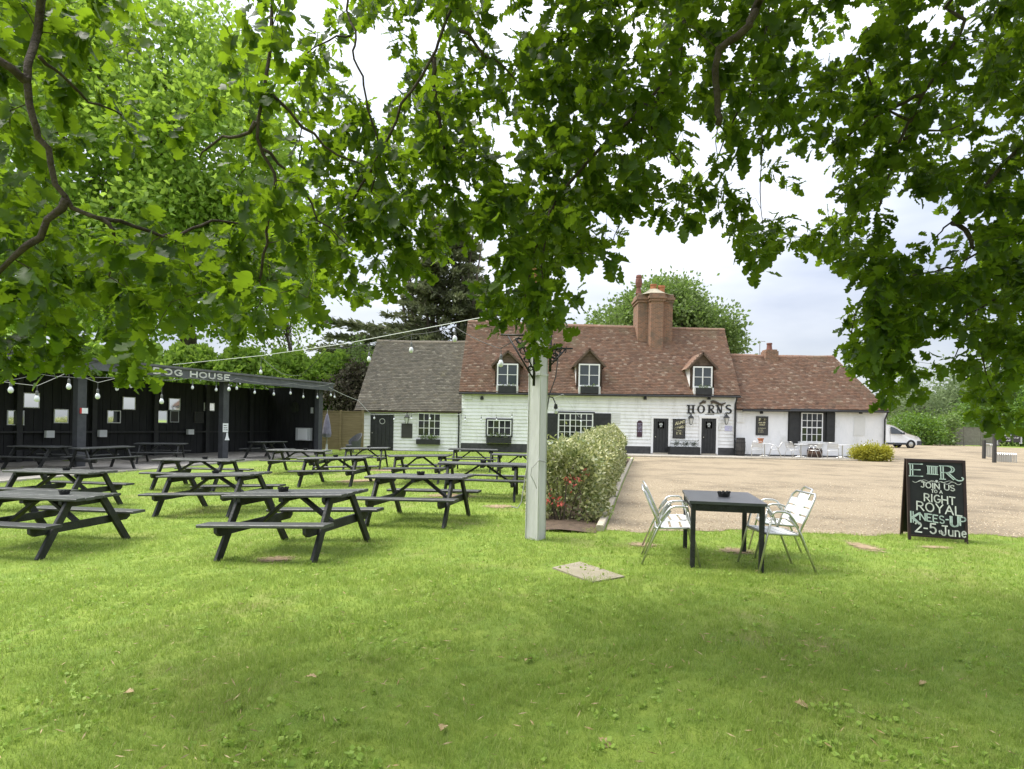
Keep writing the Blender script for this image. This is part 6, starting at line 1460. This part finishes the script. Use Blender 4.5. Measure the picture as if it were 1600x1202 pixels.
# twigs grow from the nearest wood out to every leaf cluster
order = sorted(range(len(clusters)), key=lambda q: min(np.sum((clusters[q][0] - p)**2) for p, _ in nodes[::6]))
NP = np.array([p for p, _ in nodes] + [np.zeros(3)]*len(clusters)*3); NR = np.array([r_ for _, r_ in nodes] + [0.0]*len(clusters)*3); nc = len(nodes)
tw = MB(); tips = []
for q in order:
    c = clusters[q][0]; dd = np.sum((NP[:nc] - c)**2, 1); dd = dd*(1 + .25*(NP[:nc, 2] < c[2])); k = int(np.argmin(dd)); p = NP[k]; L_ = np.linalg.norm(c - p)
    if L_ < .03: tips.append((c, np.array((0, 0, -1.)))); continue
    mid = (p + c)/2 + rng.normal(size=3)*L_*.10 + np.array((0, 0, .10*L_)); r_ = min(NR[k]*.7, .0028 + .0022*L_)
    r_ = max(r_, .0018)
    tw.tube([p - OO, mid - OO, c - OO], [r_, r_*.75, .0014], 4)
    NP[nc] = mid; NR[nc] = r_*.9; NP[nc+1] = c; NR[nc+1] = .0022; nc += 2
    tips.append((c, (c - mid)/max(1e-6, np.linalg.norm(c - mid))))
stuff(tw.build('twigs', M['bark'], oak))
# leaves: a rosette at every twig end
LP, LM, LS = [], [], []
for c, ax in tips:
    n = rng.randint(11, 20); a0 = rng.uniform(0, 2*math.pi); ax = ax + rng.normal(size=3)*.25 + np.array((0, 0, -.15)); ax /= np.linalg.norm(ax)
    e1 = np.cross(ax, (0, 0, 1.0) if abs(ax[2]) < .9 else (1.0, 0, 0)); e1 /= np.linalg.norm(e1); e2 = np.cross(ax, e1)
    for k in range(n):
        a_ = a0 + 2.4*k + rng.normal()*.2; rad = e1*math.cos(a_) + e2*math.sin(a_)
        d = rad*rng.uniform(.6, 1.1) + ax*rng.uniform(.15, .9); d[2] -= rng.uniform(.05, .55); d /= np.linalg.norm(d)
        up_ = ax*-.9 + np.array((0, 0, .9)) + rad*.3 + rng.normal(size=3)*.45; nn = up_ - d*np.dot(up_, d); nn /= np.linalg.norm(nn)
        s = rng.uniform(.075, .128); x_ = np.cross(d, nn)
        LP.append(c + d*.012 - ax*rng.uniform(-.02, .15) + rng.normal(size=3)*.022); LM.append(np.stack([x_*s*rng.uniform(.85, 1.2), d*s, nn*s], 1)); LS.append(s)
LP, LM, LS = np.array(LP), np.array(LM), np.array(LS)
# how large each leaf shows; the 300 largest in view are objects of their own
ctr = LP + LM[:, :, 1]*.5; a_ = ctr[:, 0]/ctr[:, 1]; b_ = (ctr[:, 2] - EYE)/ctr[:, 1]; px_ = CX + F*(a_*cR + b_*sR); py_ = CY - F*(b_*cR - a_*sR)
size = LS/ctr[:, 1]*np.abs(np.einsum('ij,ij->i', LM[:, :, 2]/LS[:, None], ctr/np.linalg.norm(ctr, axis=1, keepdims=True)))
inside = (px_ > 10) & (px_ < 1590) & (py_ > 10) & (py_ < 720) & (ctr[:, 1] > .5)
ordr = np.argsort(-(size*inside)); big_ = set(ordr[:300].tolist())
keep = ctr[:, 1] > 1.5
var = rng.randint(0, 3, len(LP))
LEAF_OUT = [(0,.012),(.20,.13),(.30,.17),(.35,.10),(.50,.30),(.57,.16),(.72,.36),(.80,.20),(.94,.20),(1,.0)]
CB = [leaf_base(.10, .25), leaf_base(.28, .4), leaf_base(-.05, .15)]
LMESH = []
for V, Fc in BASES:
    me = npmesh('leaf', V, Fc, M['leaf'], 4); me.polygons.foreach_set('use_smooth', [True]*len(me.polygons)); LMESH.append(me)
for i in big_:
    o = link('leaf', LMESH[var[i]], oak); m4 = Matrix.Identity(4)
    for r_ in range(3):
        for c_ in range(3): m4[r_][c_] = LM[i][r_][c_]
        m4[r_][3] = LP[i][r_] - OO[r_]
    o.matrix_local = m4
VV, FF, off = [], [], 0
for v in range(3):
    ids = np.array([i for i in range(len(LP)) if var[i] == v and i not in big_ and keep[i]]); B, Fc = CB[v]
    P = np.einsum('nij,kj->nki', LM[ids], B) + LP[ids][:, None, :] - OO
    VV.append(P.reshape(-1, 3)); FF.append((np.arange(len(ids))[:, None, None]*len(B) + Fc[None] + off).reshape(-1, 4)); off += len(ids)*len(B)
me = npmesh('foliage', np.concatenate(VV), np.concatenate(FF), M['leaf'], 4); me.polygons.foreach_set('use_smooth', [True]*len(me.polygons)); stuff(link('foliage', me, oak))

# unseen upper crown of the oak, over and behind the camera, added for shade
P_, D_, cl_ = crown([((3.0, .4, 7.2), (4.2, 5.0, 2.0)), ((4.6, -2.5, 6.6), (4.2, 3.6, 2.2)), ((1.2, 2.2, 6.6), (2.2, 2.6, 1.2)), ((4.6, 3.2, 6.2), (2.6, 2.6, 1.4)), ((0.6, 3.6, 6.4), (2.0, 1.8, .9))], 820, 36, .5, rng, .3)
P_ = P_[(P_[:, 2] > 5.0)]; D_ = rng.normal(size=P_.shape); V, Fq = leaf_cards(P_ - OO, D_, .17, .6, rng); stuff(link('shade_crown', npmesh('shade_crown', V, Fq, M['leaf'], 4), oak))

# ------------------------------------------------------------------ grass blades on the lawn
def in_gravel(x, y): 
    kx = np.where(y < KB.y, KA.x + (KB.x-KA.x)*(y-KA.y)/(KB.y-KA.y), KB.x + (KC.x-KB.x)*(np.minimum(y, KC.y)-KB.y)/(KC.y-KB.y))
    return (y > GY0 + .02*(x-2) + .1*np.sin(x*2.1) + .07*np.sin(x*5.3+1) + .05*np.sin(x*11+2) + .05*np.sin(x*23)) & (x > kx - .1)
bare = [(gnd(px, py), rx, ry) for px, py, rx, ry in BARE] + [(gnd(920, 896), .42, .32)]
vg = np.vectorize(gz)
GV, GF, goff = [], [], 0
for y0, y1, dens, hgt, wid in ((2.3, 4.0, 9500, .026, .0032), (4.0, 6.5, 5600, .029, .0044), (6.5, 10.5, 2600, .034, .007), (10.5, 18, 700, .040, .012), (18, 33, 160, .05, .024)):
    xm = .93*y1 + .6; n = int(dens*2*xm*(y1-y0)*1.0)
    y = np.sqrt(rng.uniform(y0**2, y1**2, n)); x = rng.uniform(-1, 1, n)*(.93*y + .6)
    wx, wy = x + .35*np.sin(y*2.3 + 1.1*np.sin(x*1.7)), y + .35*np.sin(x*2.9 + 1.3*np.sin(y*2.1)); clump = .5*np.sin(wx*7.3+wy*3.1)*np.sin(wy*8.7-wx*2.3) + .35*np.sin(wx*2.1-wy*3.3+1)*np.sin(wy*1.9+wx*1.3) + .7*np.sin(wx*23+wy*15)*np.sin(wy*27-wx*13) + .4*np.sin(wx*51-wy*33)*np.sin(wy*47+wx*29)
    ok = rng.uniform(0, 1, n) < np.clip(.72 + .30*clump, .25, 1)
    ok &= ~in_gravel(x, y); ok &= ~((x < -9) & (y > 19)); ok &= ~((x > kerb_x(9.0) - 2.5) & (y > 31))
    for c, rx, ry in bare: ok &= (((x-c.x)/rx)**2 + ((y-c.y)/ry)**2 > rng.uniform(.1, 1.25, n))
    bx = (x > KA.x - 1.15 + (y-KA.y)*.2) & (x < KA.x + (y-KA.y)*.26) & (y > GY0 + .1); ok &= ~(bx & (rng.uniform(0, 1, n) < .97))
    x, y, clump = x[ok], y[ok], clump[ok]; n = len(x)
    z = vg(x, y); h = hgt*rng.uniform(.5, 1.35, n)*(1 + .6*np.clip(clump, -1, 1.4)); az = rng.uniform(0, 2*math.pi, n); w = wid*rng.uniform(.7, 1.4, n)
    ln = rng.uniform(.2, 1.1, n)*h; la = az + rng.normal(size=n)*.6 + 1.57
    dx, dy = np.cos(az)*w/2, np.sin(az)*w/2; lx, ly = np.cos(la)*ln, np.sin(la)*ln
    a = np.stack([x-dx, y-dy, z-.004], 1); b = np.stack([x+dx, y+dy, z-.004], 1)
    c = np.stack([x+dx*.7+lx*.4, y+dy*.7+ly*.4, z+h*.65], 1); d = np.stack([x-dx*.7+lx*.4, y-dy*.7+ly*.4, z+h*.65], 1); e = np.stack([x+lx, y+ly, z+h], 1)
    V = np.stack([a, b, c, d, e], 1).reshape(-1, 3); k = np.arange(n)[:, None]*5 + goff
    GV.append(V); GF.append(np.concatenate([k + np.array((0,1,2)), k + np.array((0,2,3)), k + np.array((3,2,4))], 0) if y1 < 7 else k + np.array((0,1,4))); goff += 5*n
n = 5200; y = 2.4 + 9*rng.uniform(0, 1, n)**1.4; x = rng.uniform(-1, 1, n)*(.9*y + .4); ok = ~in_gravel(x, y) & (np.sin(x*3.1+y*1.7)*np.sin(y*2.3-x*1.2) + rng.normal(size=n)*.35 > .35); x, y = x[ok], y[ok]; n = len(x)
wp_ = np.repeat(np.stack([x, y, vg(x, y) + .012], 1), 5, 0) + rng.normal(size=(n*5, 3))*np.array((.012, .012, .004)); wd_ = rng.normal(size=(n*5, 3)); wd_[:, 2] = np.abs(wd_[:, 2])*.5
V, Fq = leaf_cards(wp_, wd_, .030, .75, rng); wleaf = npmesh('clover', V, Fq, mat('clover_leaf', (0.1,0.2,0.05), island=[(0.22,0.35,0.05),(0.28,0.42,0.07),(0.34,0.46,0.09)], rough=.6, trans=(.36,.5,.08), tfac=.3), 4); stuff(link('clover', wleaf))
n = 1600; y = 2.4 + 7*rng.uniform(0, 1, n)**1.3; x = rng.uniform(-1, 1, n)*(.9*y + .4); ok = ~in_gravel(x, y); x, y = x[ok], y[ok]; n = len(x); wd_ = rng.normal(size=(n, 3)); wd_[:, 2] *= .25
V, Fq = leaf_cards(np.stack([x, y, vg(x, y) + .03], 1), wd_, .05, .12, rng); stuff(link('dry_clippings', npmesh('dry_clippings', V, Fq, M['dryleaf'], 4)))
stuff(link('grass', npmesh('grass', np.concatenate(GV), np.concatenate(GF), M['blade'], 3)))
# rank grass round the foot of the post
# loose pebbles on the near gravel
n = 9000; y = GY0 + rng.uniform(0, 1, n)**1.8*9 - .05; x = rng.uniform(1.2, 15, n); ok = (x > KA.x + (y-KA.y)*.22 + .1) & in_gravel(x, y); x, y = x[ok], y[ok]; n = len(x)
r_ = rng.uniform(.006, .016, n); z = vg(x, y) + .02
o6 = np.array([(1,0,0),(-1,0,0),(0,1,0),(0,-1,0),(0,0,.7),(0,0,-.5)]); V = (np.stack([x, y, z], 1)[:, None, :] + o6[None]*r_[:, None, None]*rng.uniform(.6, 1.4, (n, 6, 1))).reshape(-1, 3)
f8 = np.array([(0,2,4),(2,1,4),(1,3,4),(3,0,4),(2,0,5),(1,2,5),(3,1,5),(0,3,5)]); stuff(link('pebbles', npmesh('pebbles', V, (np.arange(n)[:, None, None]*6 + f8[None]).reshape(-1, 3), M['pebble'], 3)))
# fallen leaves
lm = npmesh('fallen_leaf', BASES[1][0]*.075, BASES[1][1], M['dryleaf'], 4)
for px, py, lab in ((935,1162,'dry brown leaf on the grass near the bottom edge, right of the middle'), (688,1152,'dry brown leaf near the bottom edge, left of the middle'), (1240,1105,'dry leaf low on the right half of the lawn'),
                    (475,1066,'dry leaf on the left part of the front lawn'), (210,1090,'dry leaf nearest the bottom left corner of the lawn'), (820,1040,'dry leaf on the lawn straight below the white post'), (1450,1075,'dry leaf on the lawn below the chalkboard')):
    g = gnd(px, py); o = link('fallen_leaf', lm); o.location = (g.x, g.y, g.z + .03); o.rotation_euler = (ru(-.5,.5), ru(-.5,.5), ru(0, 6.28)); tag(o, lab, 'leaf', 'dry leaves fallen on the lawn')
for o in bpy.data.objects:
    for k in ('world_parts', 'used'):
        if k in o: del o[k]
